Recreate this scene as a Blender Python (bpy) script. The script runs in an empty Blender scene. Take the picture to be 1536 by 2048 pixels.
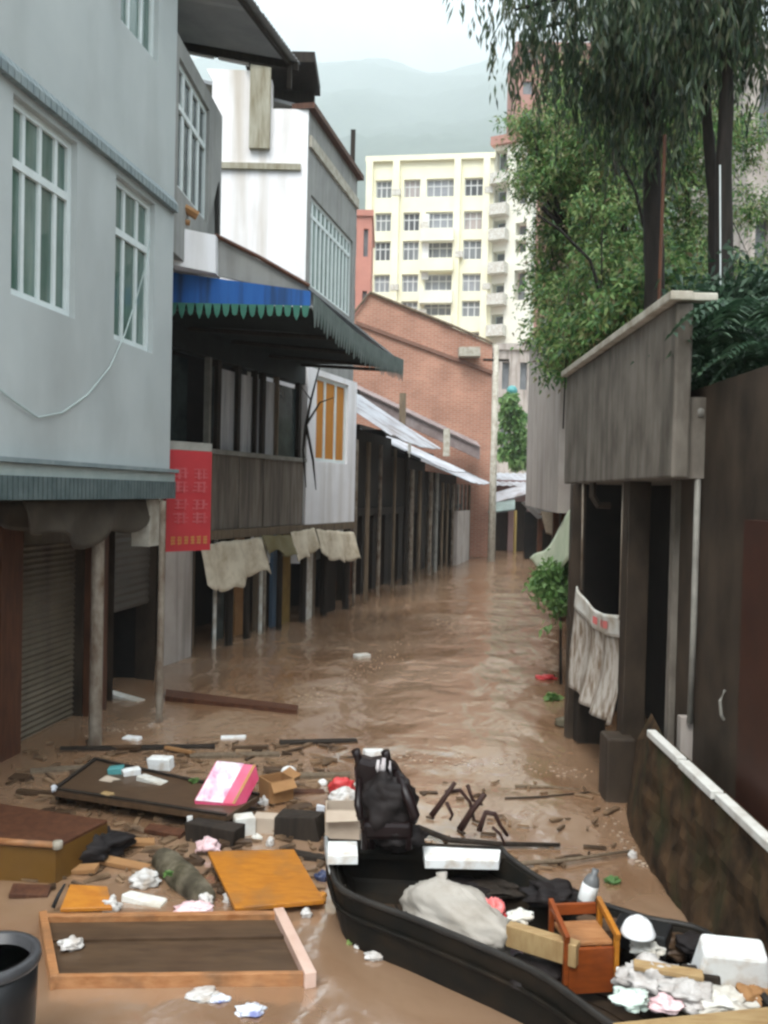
import bpy, math, random
from mathutils import Vector, Matrix, noise
R = math.radians
SC = bpy.context.scene
COL = SC.collection

# ------------------------------------------------------------------ camera
FOC, CX, CY, H = 1800.0, 768.0, 1024.0, 2.3
PITCH, ROLL = R(1.24), R(1.3)
cd = bpy.data.cameras.new('camera'); cam = bpy.data.objects.new('camera', cd); COL.objects.link(cam)
cd.sensor_fit = 'VERTICAL'; cd.sensor_height = 36.0; cd.lens = 36.0 * FOC / 2048.0
cd.clip_start = 0.05; cd.clip_end = 4000
CM = Matrix.Translation((0, 0, H)) @ Matrix.Rotation(R(90) - PITCH, 4, 'X') @ Matrix.Rotation(ROLL, 4, 'Z')
cam.matrix_world = CM
SC.camera = cam

# ------------------------------------------------------------------ sky, sun, exposure
w = bpy.data.worlds.new('World'); SC.world = w; w.use_nodes = True
nt = w.node_tree; nt.nodes.clear()
SUN_EL, SUN_ROT = R(58), R(200)
out = nt.nodes.new('ShaderNodeOutputWorld'); bg = nt.nodes.new('ShaderNodeBackground')
sky = nt.nodes.new('ShaderNodeTexSky'); sky.sky_type = 'NISHITA'; sky.sun_disc = False
sky.sun_elevation = SUN_EL; sky.sun_rotation = SUN_ROT; sky.dust_density = 4.0; sky.air_density = 1.0
hs = nt.nodes.new('ShaderNodeHueSaturation'); hs.inputs['Saturation'].default_value = 0.22
tc = nt.nodes.new('ShaderNodeTexCoord'); mp = nt.nodes.new('ShaderNodeMapping')
mp.inputs['Scale'].default_value = (2.2, 2.2, 4.0)
nz = nt.nodes.new('ShaderNodeTexNoise'); nz.inputs['Scale'].default_value = 1.3; nz.inputs['Detail'].default_value = 6
cr = nt.nodes.new('ShaderNodeValToRGB')
cr.color_ramp.elements[0].position = 0.36; cr.color_ramp.elements[0].color = (0.85, 0.88, 0.90, 1)
cr.color_ramp.elements[1].position = 0.66; cr.color_ramp.elements[1].color = (1.25, 1.26, 1.26, 1)
mx = nt.nodes.new('ShaderNodeMixRGB'); mx.blend_type = 'MULTIPLY'; mx.inputs[0].default_value = 1.0
mb = nt.nodes.new('ShaderNodeMixRGB'); mb.inputs[0].default_value = 0.75; mb.inputs[2].default_value = (12.5, 13.2, 13.8, 1)
L = nt.links.new
L(sky.outputs[0], hs.inputs['Color']); L(hs.outputs[0], mb.inputs[1])
L(tc.outputs['Generated'], mp.inputs[0]); L(mp.outputs[0], nz.inputs['Vector']); L(nz.outputs['Fac'], cr.inputs[0])
nr = nt.nodes.new('ShaderNodeVectorMath'); nr.operation = 'NORMALIZE'; sx = nt.nodes.new('ShaderNodeSeparateXYZ')
L(tc.outputs['Generated'], nr.inputs[0]); L(nr.outputs[0], sx.inputs[0])
ad = nt.nodes.new('ShaderNodeMath'); ad.operation = 'MULTIPLY_ADD'; ad.inputs[1].default_value = 0.22; L(nz.outputs['Fac'], ad.inputs[0]); L(sx.outputs['Z'], ad.inputs[2])
gr = nt.nodes.new('ShaderNodeValToRGB'); gr.color_ramp.interpolation = 'EASE'
gr.color_ramp.elements[0].position = 0.49; gr.color_ramp.elements[0].color = (0.36, 0.39, 0.40, 1)
gr.color_ramp.elements[1].position = 0.66; gr.color_ramp.elements[1].color = (1.22, 1.25, 1.27, 1)
ge = gr.color_ramp.elements.new(0.9); ge.color = (1.75, 1.76, 1.76, 1)
L(ad.outputs[0], gr.inputs[0])
mg = nt.nodes.new('ShaderNodeMixRGB'); mg.blend_type = 'MULTIPLY'; mg.inputs[0].default_value = 1.0
L(mb.outputs[0], mx.inputs[1]); L(cr.outputs[0], mx.inputs[2]); L(mx.outputs[0], mg.inputs[1]); L(gr.outputs[0], mg.inputs[2]); L(mg.outputs[0], bg.inputs[0])
bg.inputs[1].default_value = 0.09; L(bg.outputs[0], out.inputs[0])
sl = bpy.data.lights.new('sun', 'SUN'); so = bpy.data.objects.new('sun', sl); COL.objects.link(so)
sl.energy = 1.3; sl.angle = R(25); sl.color = (1.0, 0.97, 0.92)
so.rotation_euler = (R(90) - SUN_EL, 0, R(180) - SUN_ROT)
SC.view_settings.view_transform = 'Standard'; SC.view_settings.look = 'None'
SC.view_settings.gamma = 1; SC.view_settings.exposure = 1.22
SC.cycles.max_bounces = 8; SC.cycles.volume_bounces = 2; SC.cycles.transparent_max_bounces = 12
SC.cycles.filter_width = 2.6
SC.cycles.use_denoising = True

# ------------------------------------------------------------------ helpers
RM = CM.to_3x3(); CO = Vector((0, 0, H))
def ray(px, py): return RM @ Vector(((px - CX) / FOC, -(py - CY) / FOC, -1.0))
def G(px, py, z=0.0):
    d = ray(px, py); return CO + d * ((z - H) / d.z)
def D(px, py, Y):
    d = ray(px, py); return CO + d * (Y / d.y)
def rnd(a, b): return random.uniform(a, b)

class Pl:
    """vertical plane A -> B whose outward side is on the right of the walk"""
    def __init__(s, A, B):
        s.A = Vector((A[0], A[1], 0)); b = Vector((B[0], B[1], 0)); s.d = (b - s.A).normalized(); s.w = (b - s.A).length
        s.n = Vector((s.d.y, -s.d.x, 0))
    def pt(s, u, z, off=0.0):
        p = s.A + s.d * u + s.n * off; return Vector((p.x, p.y, z))
    def uz(s, px, py):
        d = ray(px, py); t = (s.A - CO).dot(s.n) / d.dot(s.n); p = CO + d * t
        return (p - s.A).dot(s.d), p.z

class MB:
    def __init__(s): s.v = []; s.f = []
    def add(s, vs, fs):
        b = len(s.v); s.v += [Vector(x) for x in vs]; s.f += [tuple(i + b for i in f) for f in fs]; return s
    def hexa(s, p):   # 0-3 bottom loop, 4-7 top loop
        return s.add(p, [(3, 2, 1, 0), (4, 5, 6, 7), (0, 1, 5, 4), (1, 2, 6, 5), (2, 3, 7, 6), (3, 0, 4, 7)])
    def box(s, c, size, rz=0, m=None):
        x, y, z = size[0] / 2, size[1] / 2, size[2] / 2
        M4 = Matrix.Translation(c) @ (m if m is not None else Matrix.Rotation(rz, 4, 'Z'))
        return s.hexa([M4 @ Vector(q) for q in ((-x, -y, -z), (x, -y, -z), (x, y, -z), (-x, y, -z), (-x, -y, z), (x, -y, z), (x, y, z), (-x, y, z))])
    def pbox(s, pl, u0, u1, z0, z1, o0, o1):   # box on a plane
        lo = [pl.pt(u0, z0, o1), pl.pt(u1, z0, o1), pl.pt(u1, z0, o0), pl.pt(u0, z0, o0)]
        return s.hexa(lo + [Vector((q.x, q.y, z1)) for q in lo])
    def slab(s, q, t, direction=None):          # thick quad; q is the top face
        q = [Vector(x) for x in q]
        n = direction or -((q[1] - q[0]).cross(q[2] - q[0])).normalized()
        n = Vector(n)
        if direction is None and n.z > 0: n = -n
        return s.hexa([x + n * t for x in q] + q)
    def poly(s, pts, vec):                      # polygon extruded along vec
        n = len(pts); a = [Vector(p) for p in pts]; b = [p + Vector(vec) for p in a]
        return s.add(a + b, [tuple(range(n)), tuple(range(2 * n - 1, n - 1, -1))] + [(i, (i + 1) % n, n + (i + 1) % n, n + i) for i in range(n)])
    def tube(s, pts, r, n=8):
        pts = [Vector(p) for p in pts]; k = len(pts)
        rs = r if isinstance(r, (list, tuple)) else [r] * k
        vs = []; fs = []
        for i, p in enumerate(pts):
            t = (pts[min(i + 1, k - 1)] - pts[max(i - 1, 0)]).normalized()
            a = t.cross(Vector((0, 0, 1)) if abs(t.z) < 0.9 else Vector((1, 0, 0))).normalized(); b = t.cross(a)
            for j in range(n):
                an = 2 * math.pi * j / n; vs.append(p + (a * math.cos(an) + b * math.sin(an)) * rs[i])
        for i in range(k - 1):
            for j in range(n):
                fs.append((i * n + j, i * n + (j + 1) % n, (i + 1) * n + (j + 1) % n, (i + 1) * n + j))
        fs.append(tuple(range(n - 1, -1, -1))); fs.append(tuple((k - 1) * n + j for j in range(n)))
        return s.add(vs, fs)
    def lathe(s, c, prof, n=20, m=None):
        vs = []; fs = []; k = len(prof); m = m or Matrix.Identity(4)
        for (r, z) in prof:
            for j in range(n):
                a = 2 * math.pi * j / n; vs.append(Vector(c) + m @ Vector((r * math.cos(a), r * math.sin(a), z)))
        for i in range(k - 1):
            for j in range(n): fs.append((i * n + j, i * n + (j + 1) % n, (i + 1) * n + (j + 1) % n, (i + 1) * n + j))
        fs.append(tuple(range(n - 1, -1, -1))); fs.append(tuple((k - 1) * n + j for j in range(n)))
        return s.add(vs, fs)
    def blob(s, c, rad, m=None, amp=0.25, freq=3.0, seed=0, nu=22, nv=14):
        m = m or Matrix.Identity(4); vs = []; fs = []; off = Vector((seed * 7.3, seed * 3.1, seed * 1.7))
        for i in range(nv + 1):
            th = math.pi * i / nv
            for j in range(nu):
                ph = 2 * math.pi * j / nu
                q = Vector((math.sin(th) * math.cos(ph), math.sin(th) * math.sin(ph), math.cos(th)))
                k = 1 + amp * noise.noise(q * freq + off) - amp * 0.55 * abs(noise.noise(q * freq * 2.1 + off)) - amp * 0.3 * abs(noise.noise(q * freq * 4.3 + off))
                vs.append(Vector(c) + m @ Vector((q.x * rad[0] * k, q.y * rad[1] * k, q.z * rad[2] * k)))
        for i in range(nv):
            for j in range(nu): fs.append((i * nu + j, (i + 1) * nu + j, (i + 1) * nu + (j + 1) % nu, i * nu + (j + 1) % nu))
        return s.add(vs, fs)
    def crumple(s, c, rad, m, seed, nu=72, nv=44, amp=.16):
        vs = []; fs = []; off = Vector((seed * 7.3, seed * 3.1, seed * 1.7))
        for i in range(nv + 1):
            th = math.pi * i / nv
            for j in range(nu):
                ph = 2 * math.pi * j / nu; q = Vector((math.sin(th) * math.cos(ph), math.sin(th) * math.sin(ph), math.cos(th)))
                st = Vector((q.x * 1.6, q.y * 4.5, q.z * 4.5))
                k = 1 + amp * noise.noise(q * 1.8 + off) - amp * .55 * abs(noise.noise(st + off)) ** .7 - amp * .4 * abs(noise.noise(q * 7 + off)) - amp * .2 * abs(noise.noise(q * 15 + off))
                vs.append(Vector(c) + m @ Vector((q.x * rad[0] * k, q.y * rad[1] * k, q.z * rad[2] * k)))
        for i in range(nv):
            for j in range(nu): fs.append((i * nu + j, (i + 1) * nu + j, (i + 1) * nu + (j + 1) % nu, i * nu + (j + 1) % nu))
        return s.add(vs, fs)
    def grid(s, fn, nu, nv):
        vs = [fn(i / nu, j / nv) for j in range(nv + 1) for i in range(nu + 1)]
        return s.add(vs, [(j * (nu + 1) + i, j * (nu + 1) + i + 1, (j + 1) * (nu + 1) + i + 1, (j + 1) * (nu + 1) + i) for j in range(nv) for i in range(nu)])
    def build(s, name, mat, parent=None, origin=None, smooth=False, bevel=0, solid=0, fix=True):
        me = bpy.data.meshes.new(name)
        if parent is None and origin is None:
            xs = [q.x for q in s.v]; ys = [q.y for q in s.v]; zs = [q.z for q in s.v]
            origin = Vector(((min(xs) + max(xs)) / 2, (min(ys) + max(ys)) / 2, min(zs)))
        og = Vector(origin) if (origin is not None and parent is None) else Vector((0, 0, 0))
        me.from_pydata([tuple(q - og) for q in s.v], [], s.f); me.update()
        if fix:
            import bmesh
            b = bmesh.new(); b.from_mesh(me); bmesh.ops.recalc_face_normals(b, faces=b.faces); b.to_mesh(me); b.free()
        if smooth:
            for p in me.polygons: p.use_smooth = True
        me.materials.append(mat)
        o = bpy.data.objects.new(name, me); COL.objects.link(o)
        if parent is not None: adopt(o, parent)
        else: o.location = og
        if solid:
            k = o.modifiers.new('thick', 'SOLIDIFY'); k.thickness = solid; k.offset = 0
        if bevel:
            k = o.modifiers.new('edge', 'BEVEL'); k.width = bevel; k.segments = 2; k.limit_method = 'ANGLE'; k.angle_limit = R(40)
        return o

def world_loc(o):
    l = Vector(o.get('_w', o.location)); return l
def adopt(o, parent):
    o.parent = parent
    # meshes are written in world coordinates, things stand at their own base
    base = parent
    T = Matrix.Identity(4)
    chain = []
    while base is not None: chain.append(base); base = base.parent
    root = chain[-1]
    if parent is root: T = Matrix.Translation(-root.location)
    o.matrix_parent_inverse = T
def tag(o, label, cat, group=None, kind=None):
    if label: o['label'] = label
    if cat: o['category'] = cat
    if group: o['group'] = group
    if kind: o['kind'] = kind
    return o
def thing(name, loc, label, cat, group=None):
    o = bpy.data.objects.new(name, None); COL.objects.link(o); o.location = Vector(loc); o.empty_display_size = 0.2
    return tag(o, label, cat, group)
def struct(o): o['kind'] = 'structure'; return o
def copy_thing(o, label=None):
    c = o.copy(); COL.objects.link(c)
    if label: c['label'] = label
    for ch in list(o.children):
        d = ch.copy(); COL.objects.link(d); d.parent = c
        for g in list(ch.children):
            e = g.copy(); COL.objects.link(e); e.parent = d
    return c

def wall_holes(pl, u0, u1, z0, z1, holes, th=0.2, off=0.0, mb=None):
    mb = mb or MB()
    us = sorted(set([u0, u1] + [min(max(h[i], u0), u1) for h in holes for i in (0, 1)]))
    zs = sorted(set([z0, z1] + [min(max(h[i], z0), z1) for h in holes for i in (2, 3)]))
    def inside(u, z): return any(h[0] < u < h[1] and h[2] < z < h[3] for h in holes)
    for i in range(len(us) - 1):
        for j in range(len(zs) - 1):
            a, b, c, d = us[i], us[i + 1], zs[j], zs[j + 1]
            if b - a < 1e-6 or d - c < 1e-6 or inside((a + b) / 2, (c + d) / 2): continue
            mb.add([pl.pt(a, c, off), pl.pt(b, c, off), pl.pt(b, d, off), pl.pt(a, d, off)], [(0, 1, 2, 3)])
    for h in holes:
        a, b, c, d = h
        for (p, q) in (((a, c), (b, c)), ((b, c), (b, d)), ((b, d), (a, d)), ((a, d), (a, c))):
            mb.add([pl.pt(p[0], p[1], off), pl.pt(q[0], q[1], off), pl.pt(q[0], q[1], off - th), pl.pt(p[0], p[1], off - th)], [(0, 1, 2, 3)])
    # other faces of the wall
    P = pl.pt
    mb.add([P(u0, z0, off), P(u0, z1, off), P(u0, z1, off - th), P(u0, z0, off - th)], [(0, 1, 2, 3)])
    mb.add([P(u1, z0, off), P(u1, z1, off), P(u1, z1, off - th), P(u1, z0, off - th)], [(0, 1, 2, 3)])
    mb.add([P(u0, z1, off), P(u1, z1, off), P(u1, z1, off - th), P(u0, z1, off - th)], [(0, 1, 2, 3)])
    mb.add([P(u0, z0, off), P(u1, z0, off), P(u1, z0, off - th), P(u0, z0, off - th)], [(0, 1, 2, 3)])
    return mb

# ------------------------------------------------------------------ materials
def mat(name, c1, c2=None, scale=4.0, stretch=(1, 1, 1), rough=0.7, bump=0.0, metal=0.0, lo=0.35, hi=0.7, detail=5, c3=None, s3=(6, 6, 0.5), a3=0.5, spec=0.25, bscale=None, trans=0.0):
    m = bpy.data.materials.new(name); m.use_nodes = True; n = m.node_tree; P = n.nodes['Principled BSDF']; l = n.links.new
    P.inputs['Roughness'].default_value = rough; P.inputs['Metallic'].default_value = metal
    P.inputs['Specular IOR Level'].default_value = spec
    P.inputs['Base Color'].default_value = (*c1, 1)
    t = n.nodes.new('ShaderNodeTexCoord'); col = None; nz = None
    if c2 is not None or bump:
        mp = n.nodes.new('ShaderNodeMapping'); mp.inputs['Scale'].default_value = stretch; l(t.outputs['Object'], mp.inputs[0])
        nz = n.nodes.new('ShaderNodeTexNoise'); nz.inputs['Scale'].default_value = scale; nz.inputs['Detail'].default_value = detail
        nz.inputs['Roughness'].default_value = 0.6; l(mp.outputs[0], nz.inputs['Vector'])
    if c2 is not None:
        r = n.nodes.new('ShaderNodeValToRGB'); r.color_ramp.elements[0].position = lo; r.color_ramp.elements[1].position = hi
        r.color_ramp.elements[0].color = (*c1, 1); r.color_ramp.elements[1].color = (*c2, 1)
        l(nz.outputs['Fac'], r.inputs[0]); col = r.outputs[0]
        if c3 is not None:
            mp2 = n.nodes.new('ShaderNodeMapping'); mp2.inputs['Scale'].default_value = s3; mp2.inputs['Location'].default_value = (3.1, 1.7, .4); l(t.outputs['Object'], mp2.inputs[0])
            n2 = n.nodes.new('ShaderNodeTexNoise'); n2.inputs['Scale'].default_value = 1.0; n2.inputs['Detail'].default_value = 6; l(mp2.outputs[0], n2.inputs['Vector'])
            r2 = n.nodes.new('ShaderNodeValToRGB'); r2.color_ramp.elements[0].position = 0.48; r2.color_ramp.elements[1].position = 0.72
            r2.color_ramp.elements[0].color = (0, 0, 0, 1); r2.color_ramp.elements[1].color = (a3, a3, a3, 1); l(n2.outputs['Fac'], r2.inputs[0])
            x = n.nodes.new('ShaderNodeMixRGB'); l(r2.outputs[0], x.inputs[0]); l(col, x.inputs[1]); x.inputs[2].default_value = (*c3, 1); col = x.outputs[0]
        l(col, P.inputs['Base Color'])
    if bump:
        b = n.nodes.new('ShaderNodeBump'); b.inputs['Strength'].default_value = bump; b.inputs['Distance'].default_value = 0.02
        src = nz
        if bscale:
            src = n.nodes.new('ShaderNodeTexNoise'); src.inputs['Scale'].default_value = bscale; src.inputs['Detail'].default_value = 4; l(t.outputs['Object'], src.inputs['Vector'])
        l(src.outputs['Fac'], b.inputs['Height']); l(b.outputs[0], P.inputs['Normal'])
    if trans:
        P.inputs['Transmission Weight'].default_value = trans
    return m
def leaf_mat(name, cols, rough=0.55):
    m = bpy.data.materials.new(name); m.use_nodes = True; n = m.node_tree; P = n.nodes['Principled BSDF']; l = n.links.new
    g = n.nodes.new('ShaderNodeNewGeometry'); r = n.nodes.new('ShaderNodeValToRGB')
    r.color_ramp.elements[0].color = (*cols[0], 1); r.color_ramp.elements[1].color = (*cols[-1], 1)
    for i, c in enumerate(cols[1:-1]):
        e = r.color_ramp.elements.new((i + 1) / (len(cols) - 1)); e.color = (*c, 1)
    l(g.outputs['Random Per Island'], r.inputs[0]); l(r.outputs[0], P.inputs['Base Color']); P.inputs['Roughness'].default_value = rough
    tr = n.nodes.new('ShaderNodeBsdfTranslucent'); l(r.outputs[0], tr.inputs['Color'])
    ms = n.nodes.new('ShaderNodeMixShader'); ms.inputs[0].default_value = 0.3
    l(P.outputs[0], ms.inputs[1]); l(tr.outputs[0], ms.inputs[2]); l(ms.outputs[0], n.nodes['Material Output'].inputs['Surface'])
    return m

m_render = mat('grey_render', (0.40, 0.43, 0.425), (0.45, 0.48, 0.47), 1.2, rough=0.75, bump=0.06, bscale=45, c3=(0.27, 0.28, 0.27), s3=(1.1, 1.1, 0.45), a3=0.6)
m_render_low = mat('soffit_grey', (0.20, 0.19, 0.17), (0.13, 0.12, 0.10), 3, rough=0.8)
m_ledge = mat('blue_grey_tile', (0.16, 0.20, 0.21), (0.24, 0.28, 0.28), 9, rough=0.5, bump=0.1)
m_ledge_light = mat('pale_tile', (0.38, 0.44, 0.42), (0.30, 0.36, 0.35), 6, rough=0.6)
m_teal = mat('teal_sheet', (0.065, 0.092, 0.092), (0.11, 0.14, 0.14), 8, rough=0.5)
m_pvc = mat('white_frame', (0.66, 0.71, 0.70), (0.58, 0.63, 0.62), 6, rough=0.4)
m_glass = mat('green_glass', (0.025, 0.075, 0.055), (0.19, 0.26, 0.23), 2.0, (3, 3, 0.35), spec=0.7, rough=0.06, lo=0.3, hi=0.75)
m_glass_dark = mat('dark_glass', (0.02, 0.03, 0.03), (0.07, 0.09, 0.09), 2.5, rough=0.12)
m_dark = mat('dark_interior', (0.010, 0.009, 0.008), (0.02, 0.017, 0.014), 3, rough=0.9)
m_wood = mat('dark_wood', (0.014, 0.010, 0.007), (0.032, 0.023, 0.016), 3, (8, 8, 0.7), rough=0.75, bump=0.15)
m_wood_mid = mat('weathered_wood', (0.10, 0.072, 0.047), (0.20, 0.15, 0.10), 3, (7, 7, 0.6), rough=0.8, bump=0.15)
m_wood_red = mat('red_brown_wood', (0.055, 0.020, 0.010), (0.105, 0.042, 0.02), 4, (5, 5, 0.8), rough=0.55)
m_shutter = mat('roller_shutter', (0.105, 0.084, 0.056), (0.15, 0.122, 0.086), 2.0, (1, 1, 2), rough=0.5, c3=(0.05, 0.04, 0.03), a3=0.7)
m_pole = mat('worn_pole', (0.26, 0.225, 0.18), (0.10, 0.06, 0.035), 5, (2, 2, 1.2), rough=0.5)
m_pole_light = mat('pale_pipe', (0.26, 0.25, 0.22), (0.17, 0.16, 0.14), 6, rough=0.5)
m_red = mat('red_sign', (0.40, 0.035, 0.04), (0.34, 0.03, 0.035), 3, rough=0.55)
m_signwrite = mat('sign_writing', (0.42, 0.105, 0.11), (0.40, 0.045, 0.05), 14, rough=0.6)
m_signgold = mat('sign_gold', (0.45, 0.20, 0.06), rough=0.6)
m_white = mat('white_plaster', (0.72, 0.71, 0.72), (0.80, 0.79, 0.80), 2, rough=0.85, bump=0.04, c3=(0.42, 0.38, 0.33), s3=(3.2, 3.2, 0.3), a3=0.55)
m_gable = mat('stained_gable', (0.76, 0.74, 0.74), (0.84, 0.82, 0.82), 2, rough=0.85, bump=0.04, c3=(0.40, 0.33, 0.24), s3=(2.6, 2.6, 0.22), a3=0.8)
m_stain = mat('stained_plaster', (0.36, 0.34, 0.27), (0.20, 0.17, 0.11), 3, (5, 5, 0.6), rough=0.9)
m_greywall = mat('grey_facade', (0.24, 0.24, 0.23), (0.31, 0.31, 0.29), 2, rough=0.8, c3=(0.16, 0.15, 0.14), a3=0.6)
m_roof = mat('corrugated_roof', (0.24, 0.25, 0.26), (0.32, 0.325, 0.33), 2, rough=0.5)
m_blue = mat('blue_board', (0.012, 0.085, 0.30), (0.02, 0.11, 0.36), 2.5, (3, 3, 0.5), rough=0.5, lo=.3, hi=.7, c3=(0.012, 0.03, 0.07), s3=(9, 9, 0.6), a3=0.9)
m_green = mat('green_sheet', (0.025, 0.12, 0.085), (0.05, 0.17, 0.12), 5, rough=0.5)
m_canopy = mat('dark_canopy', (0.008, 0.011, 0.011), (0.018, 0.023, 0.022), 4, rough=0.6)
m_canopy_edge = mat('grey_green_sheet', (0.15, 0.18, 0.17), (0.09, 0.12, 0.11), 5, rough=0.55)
m_zinc = mat('pale_zinc', (0.42, 0.425, 0.45), (0.29, 0.295, 0.315), 2.5, rough=0.55, c3=(0.16, 0.12, 0.10), s3=(2.2, 2.2, 2.2), a3=0.85)
m_orange_cloth = mat('orange_cloth', (0.42, 0.16, 0.025), (0.52, 0.24, 0.05), 5, (6, 6, 0.5), rough=0.9)
m_cloth = mat('dirty_cloth', (0.66, 0.58, 0.45), (0.36, 0.28, 0.18), 4, rough=0.95, lo=.4, hi=.75)
m_cloth_brown = mat('brown_tarp', (0.045, 0.035, 0.025), (0.075, 0.06, 0.043), 4, rough=0.9)
m_brick = None
m_yellow = mat('yellow_render', (0.80, 0.76, 0.56), (0.86, 0.82, 0.64), 0.4, rough=0.8)
m_cream = mat('cream_render', (0.78, 0.76, 0.66), (0.70, 0.68, 0.58), 0.4, rough=0.8)
m_pink = mat('pink_render', (0.42, 0.22, 0.18), (0.36, 0.19, 0.155), 0.3, rough=0.9)
m_concrete = mat('wet_concrete', (0.185, 0.162, 0.135), (0.095, 0.080, 0.064), 2.6, (2.2, 2.2, 0.9), rough=0.75, bump=0.12, lo=.38, hi=.66, c3=(0.045, 0.038, 0.028), s3=(7, 7, 0.7), a3=0.6)
m_concrete_pale = mat('pale_concrete', (0.36, 0.31, 0.275), (0.46, 0.41, 0.37), 1.6, rough=0.85, c3=(0.15, 0.13, 0.11), a3=0.7)
m_coping = mat('coping_stone', (0.48, 0.45, 0.38), (0.27, 0.235, 0.18), 6, rough=0.7)
m_brown_wall = mat('damp_brown_wall', (0.058, 0.041, 0.028), (0.021, 0.015, 0.010), 2.4, (1.5, 1.5, 0.8), rough=0.6, bump=0.12)
m_moss_wall = mat('mossy_wall', (0.085, 0.05, 0.026), (0.016, 0.012, 0.008), 5.5, rough=0.95, spec=0.1, bump=0.35, c3=(0.03, 0.035, 0.015), s3=(4, 4, 3), a3=0.8)
m_maroon = mat('maroon_paint', (0.055, 0.020, 0.012), (0.035, 0.014, 0.009), 3, rough=0.5)
m_bark = mat('wet_bark', (0.010, 0.008, 0.006), (0.024, 0.018, 0.014), 5, (6, 6, 0.8), rough=0.8, bump=0.3)
m_twig = mat('dead_wood', (0.030, 0.012, 0.010), (0.05, 0.025, 0.018), 8, rough=0.6)
m_leaf_dark = leaf_mat('dark_leaves', [(0.010, 0.026, 0.014), (0.025, 0.055, 0.022), (0.05, 0.085, 0.03), (0.09, 0.09, 0.045)])
m_leaf_mid = leaf_mat('mid_leaves', [(0.018, 0.055, 0.018), (0.055, 0.145, 0.035), (0.13, 0.26, 0.065), (0.25, 0.34, 0.11), (0.15, 0.10, 0.045)])
m_leaf_bright = leaf_mat('bright_leaves', [(0.05, 0.13, 0.03), (0.12, 0.24, 0.06), (0.22, 0.34, 0.12)])
m_leaf_fern = leaf_mat('fern_leaves', [(0.012, 0.035, 0.018), (0.025, 0.065, 0.03), (0.06, 0.11, 0.06)])
m_soil = mat('hillside_soil', (0.045, 0.05, 0.02), (0.07, 0.05, 0.03), 1.5, rough=0.95, bump=0.3)
m_hill = mat('forested_hill', (0.028, 0.052, 0.028), (0.055, 0.085, 0.045), 0.05, rough=1.0, bump=0.0)
m_hull = mat('tarred_hull', (0.006, 0.006, 0.005), (0.016, 0.012, 0.008), 5, c3=(0.028, 0.018, 0.010), s3=(4, 4, 9), a3=0.6, rough=0.65, bump=0.1, spec=0.1)
m_foam = mat('white_foam', (0.76, 0.77, 0.76), (0.66, 0.66, 0.64), 9, rough=0.8, bump=0.08, c3=(0.40, 0.30, 0.20), s3=(14, 14, 14), a3=0.6)
m_foam_dirty = mat('dirty_foam', (0.66, 0.66, 0.62), (0.42, 0.36, 0.28), 7, rough=0.85, bump=0.1)
m_bag = mat('white_bag', (0.58, 0.57, 0.55), (0.38, 0.34, 0.30), 12, rough=0.35, bump=0.4, c3=(0.30, 0.21, 0.13), s3=(12, 12, 12), a3=0.7)
m_sack = mat('woven_sack', (0.36, 0.33, 0.29), (0.24, 0.21, 0.17), 5, rough=0.7, bump=0.4, lo=.4, hi=.75)
m_pinkbag = mat('pink_bag', (0.70, 0.44, 0.46), (0.75, 0.60, 0.60), 7, rough=0.35, bump=0.3)
m_redbag = mat('red_bag', (0.55, 0.06, 0.06), (0.45, 0.03, 0.035), 7, rough=0.3, bump=0.4)
m_coral = mat('coral_bag', (0.72, 0.22, 0.20), (0.55, 0.10, 0.11), 7, rough=0.3, bump=0.4)
m_orange_ply = mat('orange_plywood', (0.42, 0.165, 0.018), (0.31, 0.105, 0.012), 5, (2, 9, 2), rough=0.3, bump=.05, c3=(0.20, 0.10, 0.04), s3=(5, 5, 5), a3=0.8)
m_pine = mat('pale_pine', (0.38, 0.185, 0.08), (0.25, 0.10, 0.035), 5, (2, 14, 6), rough=0.4, c3=(0.12, 0.07, 0.04), s3=(6, 6, 6), a3=0.8)
m_pine_wet = mat('wet_pine', (0.085, 0.052, 0.030), (0.05, 0.03, 0.018), 3, (2, 10, 4), rough=0.3)
m_orange_wood = mat('orange_wood', (0.22, 0.05, 0.010), (0.15, 0.034, 0.008), 4, (3, 3, 10), rough=0.4)
m_carton = mat('brown_carton', (0.32, 0.17, 0.07), (0.24, 0.12, 0.05), 4, rough=0.8)
m_cream_carton = mat('pale_carton', (0.46, 0.38, 0.30), (0.38, 0.30, 0.23), 4, rough=0.8)
m_pinkbox = mat('pink_print', (0.62, 0.10, 0.20), (0.52, 0.05, 0.10), 6, rough=0.4)
m_pinkwhite = mat('pink_white_print', (0.70, 0.62, 0.66), (0.55, 0.22, 0.36), 9, (1.5, .5, 1.5), rough=0.4, lo=.45, hi=.68)
m_black = mat('black_plastic', (0.010, 0.010, 0.011), (0.018, 0.018, 0.018), 5, rough=0.35)
m_blackcloth = mat('black_cloth', (0.008, 0.006, 0.006), (0.016, 0.011, 0.010), 8, rough=0.7, bump=0.3)
m_leather = mat('dark_leather', (0.012, 0.006, 0.006), (0.007, 0.004, 0.004), 5, rough=0.33, bump=0.15)
m_torn = mat('torn_padding', (0.55, 0.52, 0.52), (0.4, 0.36, 0.36), 9, rough=0.9)
m_mossy_log = mat('mossy_log', (0.05, 0.042, 0.022), (0.20, 0.17, 0.12), 9, rough=0.8, bump=0.4, c3=(0.025, 0.02, 0.012), s3=(5, 5, 5), a3=0.9)
m_teal_plastic = mat('teal_plastic', (0.08, 0.27, 0.27), rough=0.4)
m_navy = mat('navy_plastic', (0.03, 0.04, 0.09), (0.05, 0.06, 0.11), 8, rough=0.4, bump=0.3)
m_bluewhite = mat('blue_white_film', (0.60, 0.62, 0.66), (0.16, 0.18, 0.36), 9, rough=0.35, bump=0.4, lo=.5, hi=.62)
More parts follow.
